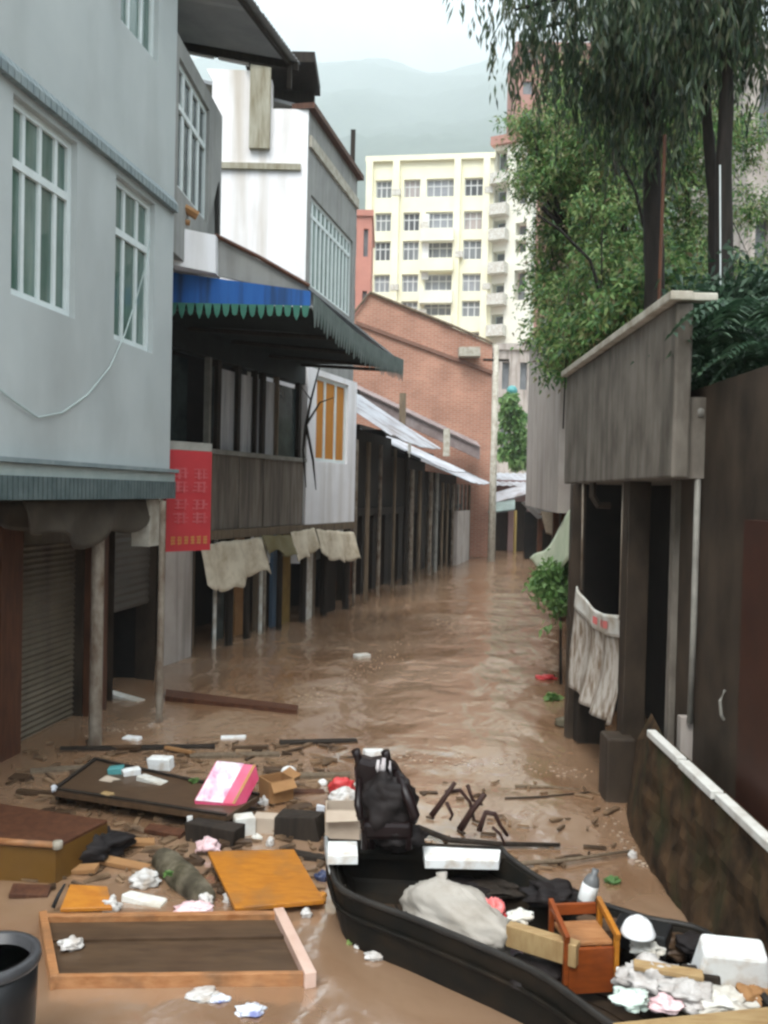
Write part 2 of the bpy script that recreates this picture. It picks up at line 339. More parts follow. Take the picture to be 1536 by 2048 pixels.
m_lime = mat('lime_tarp', (0.62, 0.66, 0.50), (0.48, 0.55, 0.38), 4, rough=0.7)
m_ceramic = mat('white_enamel', (0.80, 0.81, 0.82), rough=0.2)
m_metal = mat('dull_metal', (0.42, 0.42, 0.41), (0.3, 0.3, 0.29), 8, rough=0.4, metal=0.6)
m_clear = mat('clear_film', (0.50, 0.48, 0.46), (0.32, 0.28, 0.25), 12, rough=0.25, bump=0.6)
m_yellow_wood = mat('yellow_board', (0.36, 0.25, 0.12), (0.26, 0.16, 0.07), 4, (2, 9, 2), rough=0.5)
m_lettuce = leaf_mat('lettuce', [(0.25, 0.38, 0.10), (0.42, 0.55, 0.22)])

def brick_mat():
    m = bpy.data.materials.new('red_brick'); m.use_nodes = True; n = m.node_tree; P = n.nodes['Principled BSDF']; l = n.links.new
    t = n.nodes.new('ShaderNodeTexCoord'); mp = n.nodes.new('ShaderNodeMapping'); mp.inputs['Rotation'].default_value = (R(90), 0, 0)
    l(t.outputs['Object'], mp.inputs[0]); b = n.nodes.new('ShaderNodeTexBrick'); l(mp.outputs[0], b.inputs['Vector'])
    b.inputs['Color1'].default_value = (0.36, 0.155, 0.095, 1); b.inputs['Color2'].default_value = (0.44, 0.20, 0.13, 1); b.inputs['Mortar'].default_value = (0.42, 0.30, 0.24, 1)
    b.inputs['Scale'].default_value = 1.0; b.inputs['Brick Width'].default_value = 0.25; b.inputs['Row Height'].default_value = 0.075; b.inputs['Mortar Size'].default_value = 0.012
    z = n.nodes.new('ShaderNodeTexNoise'); z.inputs['Scale'].default_value = 0.9; z.inputs['Detail'].default_value = 5; l(t.outputs['Object'], z.inputs['Vector'])
    r = n.nodes.new('ShaderNodeValToRGB'); r.color_ramp.elements[0].position = .3; r.color_ramp.elements[0].color = (0.72, 0.68, 0.66, 1); r.color_ramp.elements[1].position = .7; r.color_ramp.elements[1].color = (1.1, 1.08, 1.05, 1)
    l(z.outputs['Fac'], r.inputs[0]); x = n.nodes.new('ShaderNodeMixRGB'); x.blend_type = 'MULTIPLY'; x.inputs[0].default_value = 1
    l(b.outputs[0], x.inputs[1]); l(r.outputs[0], x.inputs[2]); l(x.outputs[0], P.inputs['Base Color']); P.inputs['Roughness'].default_value = 0.9
    return m
m_brick = brick_mat()

def water_mat():
    m = bpy.data.materials.new('muddy_water'); m.use_nodes = True; n = m.node_tree; P = n.nodes['Principled BSDF']; l = n.links.new
    t = n.nodes.new('ShaderNodeTexCoord')
    z = n.nodes.new('ShaderNodeTexNoise'); z.inputs['Scale'].default_value = 0.7; z.inputs['Detail'].default_value = 6; z.inputs['Distortion'].default_value = 0.6; l(t.outputs['Object'], z.inputs['Vector'])
    r = n.nodes.new('ShaderNodeValToRGB'); r.color_ramp.elements[0].position = .35; r.color_ramp.elements[0].color = (0.20, 0.105, 0.052, 1); r.color_ramp.elements[1].position = .7; r.color_ramp.elements[1].color = (0.32, 0.21, 0.135, 1)
    l(z.outputs['Fac'], r.inputs[0]); l(r.outputs[0], P.inputs['Base Color'])
    P.inputs['Roughness'].default_value = 0.18; P.inputs['IOR'].default_value = 3.4
    h = None; bump_prev = None
    for (sc, st, dist, vec) in ((1.6, 0.8, 0.07, (1, 0.7, 1)), (5.5, 0.65, 0.02, (1.0, 0.7, 1)), (17.0, 0.4, 0.006, (1, 0.8, 1))):
        mp = n.nodes.new('ShaderNodeMapping'); mp.inputs['Scale'].default_value = vec; l(t.outputs['Object'], mp.inputs[0])
        k = n.nodes.new('ShaderNodeTexNoise'); k.inputs['Scale'].default_value = sc; k.inputs['Detail'].default_value = 0.6; k.inputs['Distortion'].default_value = 0.5; l(mp.outputs[0], k.inputs['Vector'])
        b = n.nodes.new('ShaderNodeBump'); b.inputs['Strength'].default_value = st; b.inputs['Distance'].default_value = dist; l(k.outputs['Fac'], b.inputs['Height'])
        if bump_prev: l(bump_prev.outputs[0], b.inputs['Normal'])
        bump_prev = b
    l(bump_prev.outputs[0], P.inputs['Normal'])
    return m
m_water = water_mat()

# ------------------------------------------------------------------ setting: ground, water, hill
g = MB(); g.add([(-900, -200, -0.9), (900, -200, -0.9), (1900, 2650, -0.9), (-1900, 2650, -0.9)], [(0, 1, 2, 3)])
struct(g.build('ground', m_soil, origin=(0, 0, -0.9)))

def water_h(x, y):
    v = Vector((x, y, 0))
    k = 0.014 * noise.noise(Vector((x * 1.3, y * 0.8, 3.0))) + 0.008 * noise.noise(Vector((x * 3.5, y * 2.6, 8.0)))
    k += 0.016 * noise.noise(Vector((x * 0.35, y * 1.1, 1.0))) * min(1, max(0, (y - 7) / 4))
    # standing waves where the flow drops past the debris
    k += 0.02 * math.sin(y * 3.1 + 1.2 * noise.noise(Vector((x * .8, y * .3, 5)))) * math.exp(-((y - 6.9) / 1.1) ** 2) * (1 if x > -1.5 else 0.4)
    return k * (0.45 if y < 5.6 else 1.0)
wv = MB()
ys = [2.0]
while ys[-1] < 62: ys.append(ys[-1] * 1.012 + 0.012)
nx = 150
vs = []; fs = []
for j, y in enumerate(ys):
    wd = 4.2 + y * 0.22
    cxm = 0.6 + max(0, y - 8) * 0.16
    for i in range(nx + 1):
        x = cxm - wd + 2 * wd * i / nx
        vs.append(Vector((x, y, water_h(x, y))))
for j in range(len(ys) - 1):
    for i in range(nx): fs.append((j * (nx + 1) + i, j * (nx + 1) + i + 1, (j + 1) * (nx + 1) + i + 1, (j + 1) * (nx + 1) + i))
wv.add(vs, fs)
wv.add([(-12, -6, -0.012), (14, -6, -0.012), (14, 2.3, -0.012), (-12, 2.3, -0.012)], [(0, 1, 2, 3)])
struct(wv.build('flood_water', m_water, origin=(0, 0, 0), smooth=True, fix=False))

def hill_z(x, y):
    t = max(0, min(1, (y - 380) / 2200))
    el = math.tan(R(9 + 19 * t ** 0.45)) * (0.93 + 0.16 * noise.noise(Vector((x * 0.0012 + 2, y * 0.0006, 0))))
    return el * y * min(1, t * 9) + 45 * noise.noise(Vector((x * 0.005, y * 0.005, 2.2))) * min(1, t * 3) + 14 * abs(noise.noise(Vector((x * 0.03, y * 0.03, 6)))) * min(1, t * 6) - 2
def hill_p(a, b):
    x = (-0.5 + a) * (1300 + 2300 * b) + 120; y = 360 + 2240 * b ** 1.4
    return Vector((x, y, hill_z(x, y)))
hl = MB(); hl.grid(hill_p, 180, 140)
struct(hl.build('hill', m_hill, origin=(0, 600, 0), smooth=True))

tr = MB()
def terr(a, b):
    y = 4.0 + 26 * b
    x0 = 2.45 + max(0, y - 10.5) * 0.13
    x = x0 + 16 * a
    return Vector((x, y, 3.05 + 2.6 * (a * 16 / 6) ** 0.8 * 0.8 + 0.25 * noise.noise(Vector((x * 0.8, y * 0.8, 0))))) if a > 0 else Vector((x0, y, 3.0))
tr.grid(terr, 30, 40)
struct(tr.build('hillside', m_soil, origin=(4, 12, 3), smooth=True))

# ------------------------------------------------------------------ window builder
def window(pl, parent, u0, u1, z0, z1, cols=3, transom=None, inset=0.08, fw=0.05, mw=0.035, fm=None, gm=None, off=0.0, label=None):
    fm = fm or m_pvc; gm = gm or m_glass
    o0, o1 = off - inset - 0.05, off - inset
    f = MB()
    f.pbox(pl, u0, u1, z0, z0 + fw, o0, o1); f.pbox(pl, u0, u1, z1 - fw, z1, o0, o1)
    f.pbox(pl, u0, u0 + fw, z0 + fw, z1 - fw, o0, o1); f.pbox(pl, u1 - fw, u1, z0 + fw, z1 - fw, o0, o1)
    zt = z0 + (z1 - z0) * transom if transom else None
    if zt: f.pbox(pl, u0 + fw, u1 - fw, zt - fw / 2, zt + fw / 2, o0, o1 + 0.004)
    for c in range(1, cols):
        u = u0 + (u1 - u0) * c / cols
        f.pbox(pl, u - mw / 2, u + mw / 2, z0 + fw, z1 - fw, o0 + 0.003, o1 - 0.004)
    fr = f.build('window', fm, parent)
    p = MB(); p.pbox(pl, u0 + 0.01, u1 - 0.01, z0 + 0.01, z1 - 0.01, o0 + 0.01, o0 + 0.025)
    p.build('pane', gm, fr)
    return fr

# ================================================================== LEFT SIDE
# ---- grey rendered building, nearest on the left
P1 = Pl((-2.66 - 0.155 * 4.2, 6.24 - 4.2), (-2.2, 9.2))
b1 = thing('rendered_building', P1.pt(P1.w / 2, 0), 'grey rendered building with white framed windows above roller shutters, nearest on the left', 'building')
zb1 = 2.36
def rectpx(pl, x0, x1, ytop0, ybot0):
    a = pl.uz(x0, ytop0); b = pl.uz(x1, ybot0); return a, b
uA0, zA1 = P1.uz(27, 185); uA1, _ = P1.uz(153, 420); _, zA0 = P1.uz(27, 590)
uB0, zB1 = P1.uz(233, 345); uB1, _ = P1.uz(310, 420); _, zB0 = P1.uz(233, 680)
uC0, _ = P1.uz(242, 0); uC1, zC0 = P1.uz(316, 128)
zt_ledge = P1.uz(335, 398)[1]
winU = [(uA0, uA1, zA0, zA1, 4), (uB0, uB1, zB0, zA1, 3), (uC0 , uC1, zC0, zC0 + 1.7, 3), (uA0, uA1, zC0, zC0 + 1.7, 4), (uA0 - 2.2, uA0 - 0.9, zA0, zA1, 3)]
holes = [h[:4] for h in winU]
wb = wall_holes(P1, 0, P1.w, zb1, 9.6, holes, 0.22)
# end wall and inner backing so nothing shows through
wb.add([P1.pt(P1.w, zb1, 0), P1.pt(P1.w, 9.6, 0), P1.pt(P1.w, 9.6, -5), P1.pt(P1.w, zb1, -5)], [(0, 1, 2, 3)])
wb.add([P1.pt(0, 9.6, 0), P1.pt(P1.w, 9.6, 0), P1.pt(P1.w, 9.6, -5), P1.pt(0, 9.6, -5)], [(0, 1, 2, 3)])
wb.build('wall', m_render, b1)
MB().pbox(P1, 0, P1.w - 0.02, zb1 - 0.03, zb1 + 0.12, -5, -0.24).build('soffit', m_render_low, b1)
for (a, b, c, d, n) in winU: window(P1, b1, a, b, c, d, n, 0.68, inset=0.05, fw=0.06, mw=0.04)
# ledge of tiles above the first floor windows
lg = MB(); nT = 90
for i in range(nT):
    u0 = P1.w * i / nT; u1 = P1.w * (i + 0.86) / nT
    lg.hexa([P1.pt(u0, zt_ledge - 0.09, 0.002), P1.pt(u1, zt_ledge - 0.09, 0.002), P1.pt(u1, zt_ledge - 0.09, 0.055), P1.pt(u0, zt_ledge - 0.09, 0.055),
             P1.pt(u0, zt_ledge + 0.06, 0.002), P1.pt(u1, zt_ledge + 0.06, 0.002), P1.pt(u1, zt_ledge - 0.02, 0.055), P1.pt(u0, zt_ledge - 0.02, 0.055)])
lg.build('tile_ledge', m_ledge, b1)
zl = P1.uz(330, 945)[1]
q = MB(); q.pbox(P1, 0, P1.w, zb1 + 0.0, zl - 0.005, 0.003, 0.06); q.build('skirting_band', m_ledge_light, b1)
q = MB(); q.pbox(P1, 0, P1.w + 0.01, zl, zl + 0.035, 0.002, 0.1); q.build('drip_ledge', m_ledge, b1)
q = MB()
for i in range(110):
    u0 = P1.w * i / 110; u1 = P1.w * (i + 0.8) / 110
    q.pbox(P1, u0, u1, zb1 - 0.17, zb1 - 0.0, 0.02, 0.075)
q.pbox(P1, 0, P1.w, zb1 - 0.16, zb1 - 0.005, 0.004, 0.018)
q.build('tile_fringe', m_teal, b1)
# ground floor: recessed back wall, shutters, jambs
P1r = Pl(P1.pt(0, 0, -0.72).to_2d(), P1.pt(P1.w + 0.3, 0, -0.72).to_2d())
def on(pl, px): return pl.uz(px, 1200)[0]
uS0, uS1 = on(P1r, 42), on(P1r, 166)
uD0, uD1 = on(P1r, 205), on(P1r, 312)
zsh = P1r.uz(100, 1075)[1]
zdo = 2.05
gw = wall_holes(P1r, 0, P1r.w, -0.8, zb1 - 0.03, [(uS0, uS1, -0.8, zsh), (uD0, uD1, -0.8, zdo)], 0.25); gw.build('ground_floor_wall', m_brown_wall, b1)
sh = MB(); nz_ = 46
for i in range(nz_):
    z0 = -0.7 + (zsh + 0.7) * i / nz_; z1 = -0.7 + (zsh + 0.7) * (i + 1) / nz_; zm = (z0 + z1) / 2
    sh.add([P1r.pt(uS0, z0, -0.1), P1r.pt(uS1, z0, -0.1), P1r.pt(uS1, zm, -0.082), P1r.pt(uS0, zm, -0.082), P1r.pt(uS1, z1, -0.1), P1r.pt(uS0, z1, -0.1)], [(0, 1, 2, 3), (3, 2, 4, 5)])
sh.build('roller_shutter', m_shutter, b1)
MB().pbox(P1r, uS0 - 0.02, uS1 + 0.02, zsh - 0.03, zsh + 0.14, 0.004, 0.2).build('shutter_box', m_shutter, b1)
for px0, px1 in ((-18, 26), (168, 200)):
    MB().pbox(P1r, on(P1r, px0), on(P1r, px1), -0.8, zsh + 0.25, 0.004, 0.09).build('jamb', m_wood_red, b1)
# doorway interior: dark hall with a half raised shutter and an inner door
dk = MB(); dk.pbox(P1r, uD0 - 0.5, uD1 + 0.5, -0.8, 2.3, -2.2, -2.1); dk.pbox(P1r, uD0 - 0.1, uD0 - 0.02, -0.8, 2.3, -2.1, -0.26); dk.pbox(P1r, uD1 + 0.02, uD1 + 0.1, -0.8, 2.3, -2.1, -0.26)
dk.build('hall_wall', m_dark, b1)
za = P1r.uz(250, 1225)[1]
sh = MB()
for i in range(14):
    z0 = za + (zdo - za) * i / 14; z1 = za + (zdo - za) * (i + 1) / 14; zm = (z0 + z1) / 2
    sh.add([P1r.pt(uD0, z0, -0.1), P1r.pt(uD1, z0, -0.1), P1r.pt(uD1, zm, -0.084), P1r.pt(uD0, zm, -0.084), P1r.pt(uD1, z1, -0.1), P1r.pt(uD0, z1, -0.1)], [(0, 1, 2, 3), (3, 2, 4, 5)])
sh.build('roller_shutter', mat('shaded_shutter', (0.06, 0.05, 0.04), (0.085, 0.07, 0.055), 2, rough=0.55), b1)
ub = uD0 + (uD1 - uD0) * 0.2
MB().pbox(P1r, ub, ub + (uD1 - uD0) * 0.5, -0.3, za - 0.05, -1.0, -0.95).build('inner_door', mat('blue_grey_paint', (0.05, 0.055, 0.065), (0.035, 0.04, 0.045), 3, rough=0.5), b1)
# free standing posts along the overhang
def post(px, pyb, ptop, r, m, label, lean=0.0):
    b = G(px, pyb); b.z = -0.8
    pl = [b, Vector((b.x, b.y, zb1 - 0.03))]
    return tag(MB().tube([(b.x, b.y, -0.8), (b.x, b.y, 0.4), (b.x, b.y, 1.3), (b.x, b.y, zb1 - 0.19)], [r * 1.05, r, r * 0.97, r * 0.95], 12).build('support_post', m, origin=(b.x, b.y, 0), smooth=False), label, 'post', 'posts under the grey building overhang')
post(190, 1490, 1080, 0.058, m_pole, 'thick worn post with peeling pale paint in front of the roller shutter')
post(318, 1445, 1090, 0.034, m_pole, 'thin pale post at the corner beside the dark doorway')
# concrete beam stub
q = MB(); q.pbox(P1, P1.uz(303, 1000)[0], P1.uz(330, 1000)[0], 1.72, zb1 - 0.18, -0.2, -0.02); q.build('beam_stub', m_coping, b1)
# brown tarp drooping below the soffit
ta = MB()
def tarp(a, b):
    u = P1.uz(60 + 268 * a, 1000)[0]
    sag = 0.30 * (1 - (2 * a - 1) ** 2) * 0.55 + 0.05 + 0.035 * math.sin(a * 17)
    z = zb1 - 0.17 - sag * b * 1.6 - 0.03 * b
    return P1.pt(u, z, -0.06 + 0.05 * math.sin(a * 21 + b * 2) * b)
ta.grid(tarp, 40, 8)
tag(ta.build('shop_tarpaulin', m_cloth_brown, smooth=True, solid=0.008), 'brown tarpaulin drooping below the tiled fringe over the doorway', 'tarpaulin')
q = MB()
def tarp2(a, b):
    u = P1.uz(-40 + 190 * a, 1020)[0]
    return P1.pt(u, zb1 - 0.2 - b * (0.20 + 0.03 * math.sin(a * 9)), -0.3 + 0.04 * math.sin(a * 15) * b)
q.grid(tarp2, 30, 6)
tag(q.build('shop_tarpaulin', m_cloth_brown, smooth=True, solid=0.008), 'pale brown canvas valance above the closed roller shutter', 'tarpaulin')
# wire hanging on the render
wpts = [(-30, 760), (20, 800), (70, 835), (120, 825), (170, 790), (215, 735), (245, 670), (268, 600), (285, 540), (296, 480)]
tag(MB().tube([P1.pt(*P1.uz(*p), 0.02) for p in wpts], 0.007, 6).build('hanging_wire', m_ledge_light, smooth=True), 'pale wire looping slack across the grey rendered wall', 'wire')
# red hanging sign
sgA = D(338, 900, 9.32); sgB = D(424, 900, 9.75)
PS = Pl(sgA.to_2d(), sgB.to_2d())
sz1 = PS.uz(330, 898)[1]; sz0 = PS.uz(420, 1100)[1]
sg = thing('shop_sign', PS.pt(PS.w / 2, sz0), 'red upright shop sign with pale writing hanging at the grey building corner', 'sign')
MB().pbox(PS, -0.02, PS.w, sz0, sz1, -0.06, 0).build('sign_board', m_red, sg)
MB().pbox(PS, -0.02, PS.w, sz1 + 0.002, sz1 + 0.09, -0.06, 0.0).build('top_cap', m_pole_light, sg)
tw = MB(); random.seed(4)
def glyph(u0, u1, z0, z1):     # strokes of an unreadable character
    wd, hh = u1 - u0, z1 - z0
    for k in range(3):
        z = z0 + hh * (0.15 + 0.33 * k) + rnd(-.02, .02) * hh; tw.pbox(PS, u0 + wd * rnd(0, .15), u1 - wd * rnd(0, .15), z, z + hh * 0.11, 0.002, 0.006)
    for k in range(2):
        u = u0 + wd * (0.28 + 0.4 * k) + rnd(-.06, .06) * wd; tw.pbox(PS, u, u + wd * 0.13, z0 + hh * rnd(0, .12), z1 - hh * rnd(0, .12), 0.003, 0.0075)
hgt = sz1 - sz0
for (f0, f1) in ((0.57, 0.84), (0.26, 0.53)):
    if f0 < .5: tw.build('lettering', m_signwrite, sg); tw = MB()
    for c in range(2):
        a = PS.w * (0.1 + 0.45 * c)
        for r_ in range(2):
            zz0 = sz0 + hgt * (f0 + (f1 - f0) * r_ / 2); glyph(a, a + PS.w * 0.36, zz0 + 0.01, zz0 + hgt * (f1 - f0) / 2 - 0.01)

tw.build('lettering', m_signwrite, sg); tw = MB()
for c in range(6): glyph(PS.w * (0.06 + 0.15 * c), PS.w * (0.17 + 0.15 * c), sz0 + hgt * 0.06, sz0 + hgt * 0.15)
tw.build('lettering', m_signgold, sg)

# ---- tall building with the corrugated eave, behind the grey one
P2 = Pl((-2.22, 9.25), (-2.13, 11.35))
b2 = thing('eaved_building', P2.pt(1, 0), 'grey upper storey with tall windows under a wide corrugated eave', 'building')
ua, za_ = P2.uz(352, 170); ub_, zb_ = P2.uz(420, 400)
hA = (P2.uz(356, 300)[0], P2.uz(418, 300)[0], P2.uz(385, 410)[1], 6.75)
wall_holes(P2, 0, P2.w, 4.72, 6.95, [hA], 0.25).build('wall', m_greywall, b2)
window(P2, b2, *hA, cols=4, transom=0.66, inset=0.04, fw=0.06, mw=0.08, gm=m_glass_dark)
# far side wall
q = MB(); q.add([P2.pt(P2.w, 4.72, -0.25), P2.pt(P2.w, 6.95, -0.25), P2.pt(P2.w, 6.95, -3), P2.pt(P2.w, 4.72, -3)], [(0, 1, 2, 3)]); q.build('wall', m_greywall, b2)
zE = 7.72
E0 = D(500, 0, 10.0); E1 = D(600, 130, 11.55)
e0 = Vector((E0.x, E0.y, zE)); e1 = Vector((E1.x, E1.y, zE)); dd = (e1 - e0).normalized(); e00 = e0 - dd * 2.2
q = MB(); nC = 46
def eave(a, b):
    p = e00.lerp(e1, a); back = Vector((-1.0, 0.0, 0)) * 2.3
    p = p + back * b; p.z = zE + 0.35 * b + 0.012 * (1 if int(a * nC * 2) % 2 else -1); return p
q.grid(eave, nC * 2, 2)
ro = q.build('roof', m_roof, b2, solid=0.01)
q = MB()
for a in (0.0, 0.5, 0.985):
    p = e00.lerp(e1, a); q.slab([p + Vector((0, -0.03, -0.02)), p + Vector((0, 0.03, -0.02)), p + Vector((-2.2, 0.03, 0.31)), p + Vector((-2.2, -0.03, 0.31))], 0.1, (0, 0, -1))
q.tube([e00 + Vector((-.1, 0, -.05)), e1 + Vector((-.1, 0, -.05))], 0.035, 6)
q.build('rafter', m_wood, b2)
MB().box(e1 + Vector((-0.12, -0.1, -0.2)), (0.06, 0.06, 0.34)).build('bracket', m_wood, b2)
q = MB()
for x0, x1, ya, yb in ((366, 428, 84, 96), (437, 497, 97, 110)):
    a = D(x0, ya, 11.48); b = D(x1, yb, 11.5); q.slab([a, b, b - Vector((0, 0, .13)), a - Vector((0, 0, .13))], 0.03, (0, 1, 0))
q.build('fascia_and_sky_gap', m_white, b2)  # white strips paint the sky-lit gaps below the roof end
# white parapet in front of the blue fascia
pw = MB(); a = D(340, 452, 9.6); b = D(431, 470, 9.9); c = D(431, 546, 9.9); d = D(340, 528, 9.6)
pw.slab([a, b, c, d], 0.25, (0, 1, 0)); pw.build('parapet', m_white, b2)
q = MB(); q.tube([D(352, 420, 9.7), D(372, 418, 9.75), D(395, 432, 9.8)], 0.05, 6); q.tube([D(352, 440, 9.72), D(380, 446, 9.75)], 0.03, 6); q.build('broken_tile', m_carton, b2)

# ---- white building with the stained gable
YG = 16.0
b3 = thing('gabled_building', (D(520, 400, YG).x, YG, 0), 'white plastered building with a stained blank gable and a grey glazed street front', 'building')
gx0 = D(418, 300, YG).x; gx1 = D(616, 300, YG).x
PG = Pl((gx0, YG), (gx1, YG))
uz = PG.uz
zt1 = uz(460, 140)[1]; zt2 = uz(580, 218)[1]
un = uz(500, 200)[0]
q = MB()
q.poly([PG.pt(uz(425, 0)[0], 1.0), PG.pt(PG.w, 1.0), PG.pt(PG.w, zt2), PG.pt(un + 0.38, zt2), PG.pt(un + 0.38, zt1 - 0.15), PG.pt(un, zt1 - 0.12), PG.pt(un, zt1), PG.pt(uz(412, 140)[0], zt1 + 0.02), PG.pt(uz(425, 160)[0], zt1 - 0.2)], (0, 0.25, 0))
q.build('wall', m_gable, b3)
MB().pbox(PG, un + 0.01, un + 0.37, uz(520, 300)[1], zt1 + 0.1, 0.003, 0.10).build('chimney_pier', m_stain, b3)
MB().pbox(PG, uz(432, 330)[0], uz(602, 330)[0], uz(520, 340)[1], uz(520, 328)[1], 0.002, 0.06).build('string_course', m_stain, b3)
q = MB()
for (x0, x1, y0, y1) in ((508, 532, 345, 400), (515, 524, 400, 520), (560, 570, 222, 260), (585, 592, 222, 250), (503, 538, 300, 326)):
    q.pbox(PG, uz(x0, y0)[0], uz(x1, y0)[0], uz(x0, y1)[1], uz(x0, y0)[1], 0.0015, 0.004)
q = MB(); q.pbox(PG, un, PG.w, zt2 - .05, zt1 + .1, -1.2, -1.0); q.pbox(PG, un - .1, PG.w + .1, zt1 + .1, zt1 + .28, -1.2, .15); q.build('loggia_back', m_wood, b3)
P3 = Pl((gx1, YG), (D(712, 500, 19.5).x, 19.5))
ztf0 = P3.uz(618, 228)[1]
h3 = (P3.uz(622, 400)[0], P3.uz(706, 480)[0], P3.uz(700, 635)[1], P3.uz(622, 388)[1])
wall_holes(P3, 0, P3.w, 1.0, zt2, [h3], 0.2, off=0.0).build('street_wall', m_greywall, b3)
window(P3, b3, *h3, cols=11, transom=0.8, inset=0.05, fw=0.07, mw=0.1, gm=m_glass)
MB().pbox(P3, -0.05, P3.w + 0.1, zt2 + 0.002, zt2 + 0.1, -0.3, 0.12).build('roof_edge', m_wood_red, b3)
q = MB(); q.poly([P3.pt(0.3, zt2 + .12, -0.1), P3.pt(P3.w, zt2 + .12, -0.1), P3.pt(P3.w, zt2 + .9, -2.6), P3.pt(0.3, zt2 + .9, -2.6)], (0, 0, 0.06)); q.build('roof', m_roof, b3)
q = MB(); q.pbox(P3, 0.05, P3.w, P3.uz(640, 300)[1] - 0.2, P3.uz(640, 300)[1], 0.002, 0.05); q.build('cornice', m_coping, b3)
MB().box((D(706, 500, 19.6).x - 0.05, 19.6, 5.6), (0.1, 0.1, 9)).build('downpipe', m_wood, b3)

# ---- timber shop-house with the blue fascia, below the gable
FA, FB = (-3.35, 10.0), (-0.62, 17.7)
PF = Pl(FA, FB)
b4 = thing('timber_building', PF.pt(3, 0), 'timber house on posts with glazed upper floor below a blue fascia canopy', 'building')
zfl = 1.58
uW = PF.uz(606, 900)[0]
zs0 = PF.uz(500, 915)[1]; zs1 = 4.12
# upper floor: panels, posts, glazing
pn = MB(); edges = [PF.uz(p, 1000)[0] for p in (330, 425, 478, 520, 527, 606)]
q = MB()
for i in range(len(edges) - 1):
    q.pbox(PF, edges[i] + 0.01, edges[i + 1] - 0.01, zfl + 0.14, zs0, -0.06 - 0.012 * (i % 2), -0.012 * (i % 2))
q.build('panel_wall', mat('grey_brown_panel', (0.21, 0.18, 0.15), (0.11, 0.09, 0.07), 3, (6, 6, .6), rough=.8, bump=.1, c3=(.05, .04, .03), a3=.7), b4)
MB().pbox(PF, edges[0], PF.w, zfl, zfl + 0.13, -0.3, 0.05).build('floor_beam', m_wood_mid, b4)
MB().pbox(PF, edges[0], edges[-1], zs0 + 0.003, zs0 + 0.07, -0.1, 0.06).build('sill', m_pole_light, b4)
ml = [(420, .05, m_pole_light), (438, .1, m_wood), (478, .09, m_wood), (512, .06, m_wood), (528, .1, m_wood), (556, .05, m_wood_mid), (600, .1, m_wood)]
for px, wd, mm in ml:
    u = PF.uz(px, 850)[0]; MB().pbox(PF, u - wd / 2, u + wd / 2, zs0 + 0.075, zs1, -0.09, 0.0).build('mullion', mm, b4)
gl = mat('grey_pane', (0.26, 0.27, 0.29), (0.60, 0.61, 0.63), 1.6, (4, 4, 0.4), rough=0.15)
for i in range(len(ml) - 1):
    a = PF.uz(ml[i][0], 850)[0] + ml[i][1] / 2 + .004; b = PF.uz(ml[i + 1][0], 850)[0] - ml[i + 1][1] / 2 - .004
    if b - a > 0.05: MB().pbox(PF, a, b, zs0 + 0.075, zs1 - 0.1, -0.08, -0.06).build('pane', gl if i in (1, 2, 3, 4) else m_glass_dark, b4)
MB().pbox(PF, edges[0], edges[1] - .06, zs0 + 0.075, zs1, -0.5, -0.4).build('inner_wall', m_glass_dark, b4)
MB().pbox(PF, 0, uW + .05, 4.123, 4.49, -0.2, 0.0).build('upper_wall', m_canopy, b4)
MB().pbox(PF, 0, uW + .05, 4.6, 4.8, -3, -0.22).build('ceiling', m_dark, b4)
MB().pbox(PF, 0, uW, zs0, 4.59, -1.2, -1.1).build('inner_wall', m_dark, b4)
# white rendered bay with orange curtains at the far end
hO = (PF.uz(628, 850)[0], PF.uz(692, 850)[0], PF.uz(660, 925)[1], PF.uz(660, 760)[1])
wall_holes(PF, uW + 0.06, PF.w, zfl + 0.135, 4.44, [hO], 0.15, off=0.04).build('bay_wall', m_white, b4)
fr = window(PF, b4, *hO, cols=3, transom=None, inset=0.05, fw=0.06, mw=0.07, off=0.04, gm=m_orange_cloth)
# ground floor: posts, closed boards, stalls
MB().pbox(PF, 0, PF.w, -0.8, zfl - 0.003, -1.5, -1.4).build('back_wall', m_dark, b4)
for (x0, x1, off, mm) in ((330, 384, 0.0, m_concrete_pale), (388, 404, -.3, m_wood), (415, 432, -0.35, m_wood_mid), (478, 494, -0.4, m_glass_dark), (505, 522, -0.3, m_carton), (545, 560, -.3, m_wood_mid), (572, 584, -0.25, mat('blue_cloth', (0.07, 0.11, 0.16), rough=.8)), (586, 606, -0.25, mat('ochre_board', (0.26, 0.17, 0.05), (0.18, 0.11, 0.03), 4, rough=.7)), (622, 634, -0.1, m_foam_dirty), (640, 650, -.2, m_wood_mid), (664, 690, -.2, m_wood)):
    a, b = PF.uz(x0, 1200)[0], PF.uz(x1, 1200)[0]
    MB().pbox(PF, a, b, -0.8, zfl - 0.005, off - 0.06, off).build('shop_board', mm, b4)
for px, r_, mm in ((386, .05, m_wood), (437, .028, m_foam_dirty), (466, .06, m_wood), (500, .05, m_wood), (528, .03, m_foam_dirty), (535, .03, m_pole), (565, .05, m_wood), (612, .06, m_wood), (655, .05, m_wood), (697, .07, m_wood)):
    u = PF.uz(px, 1200)[0]; p = PF.pt(u, 0, -0.06)
    MB().tube([(p.x, p.y, -0.8), (p.x, p.y, zfl - 0.004)], r_, 8).build('post', mm, b4)
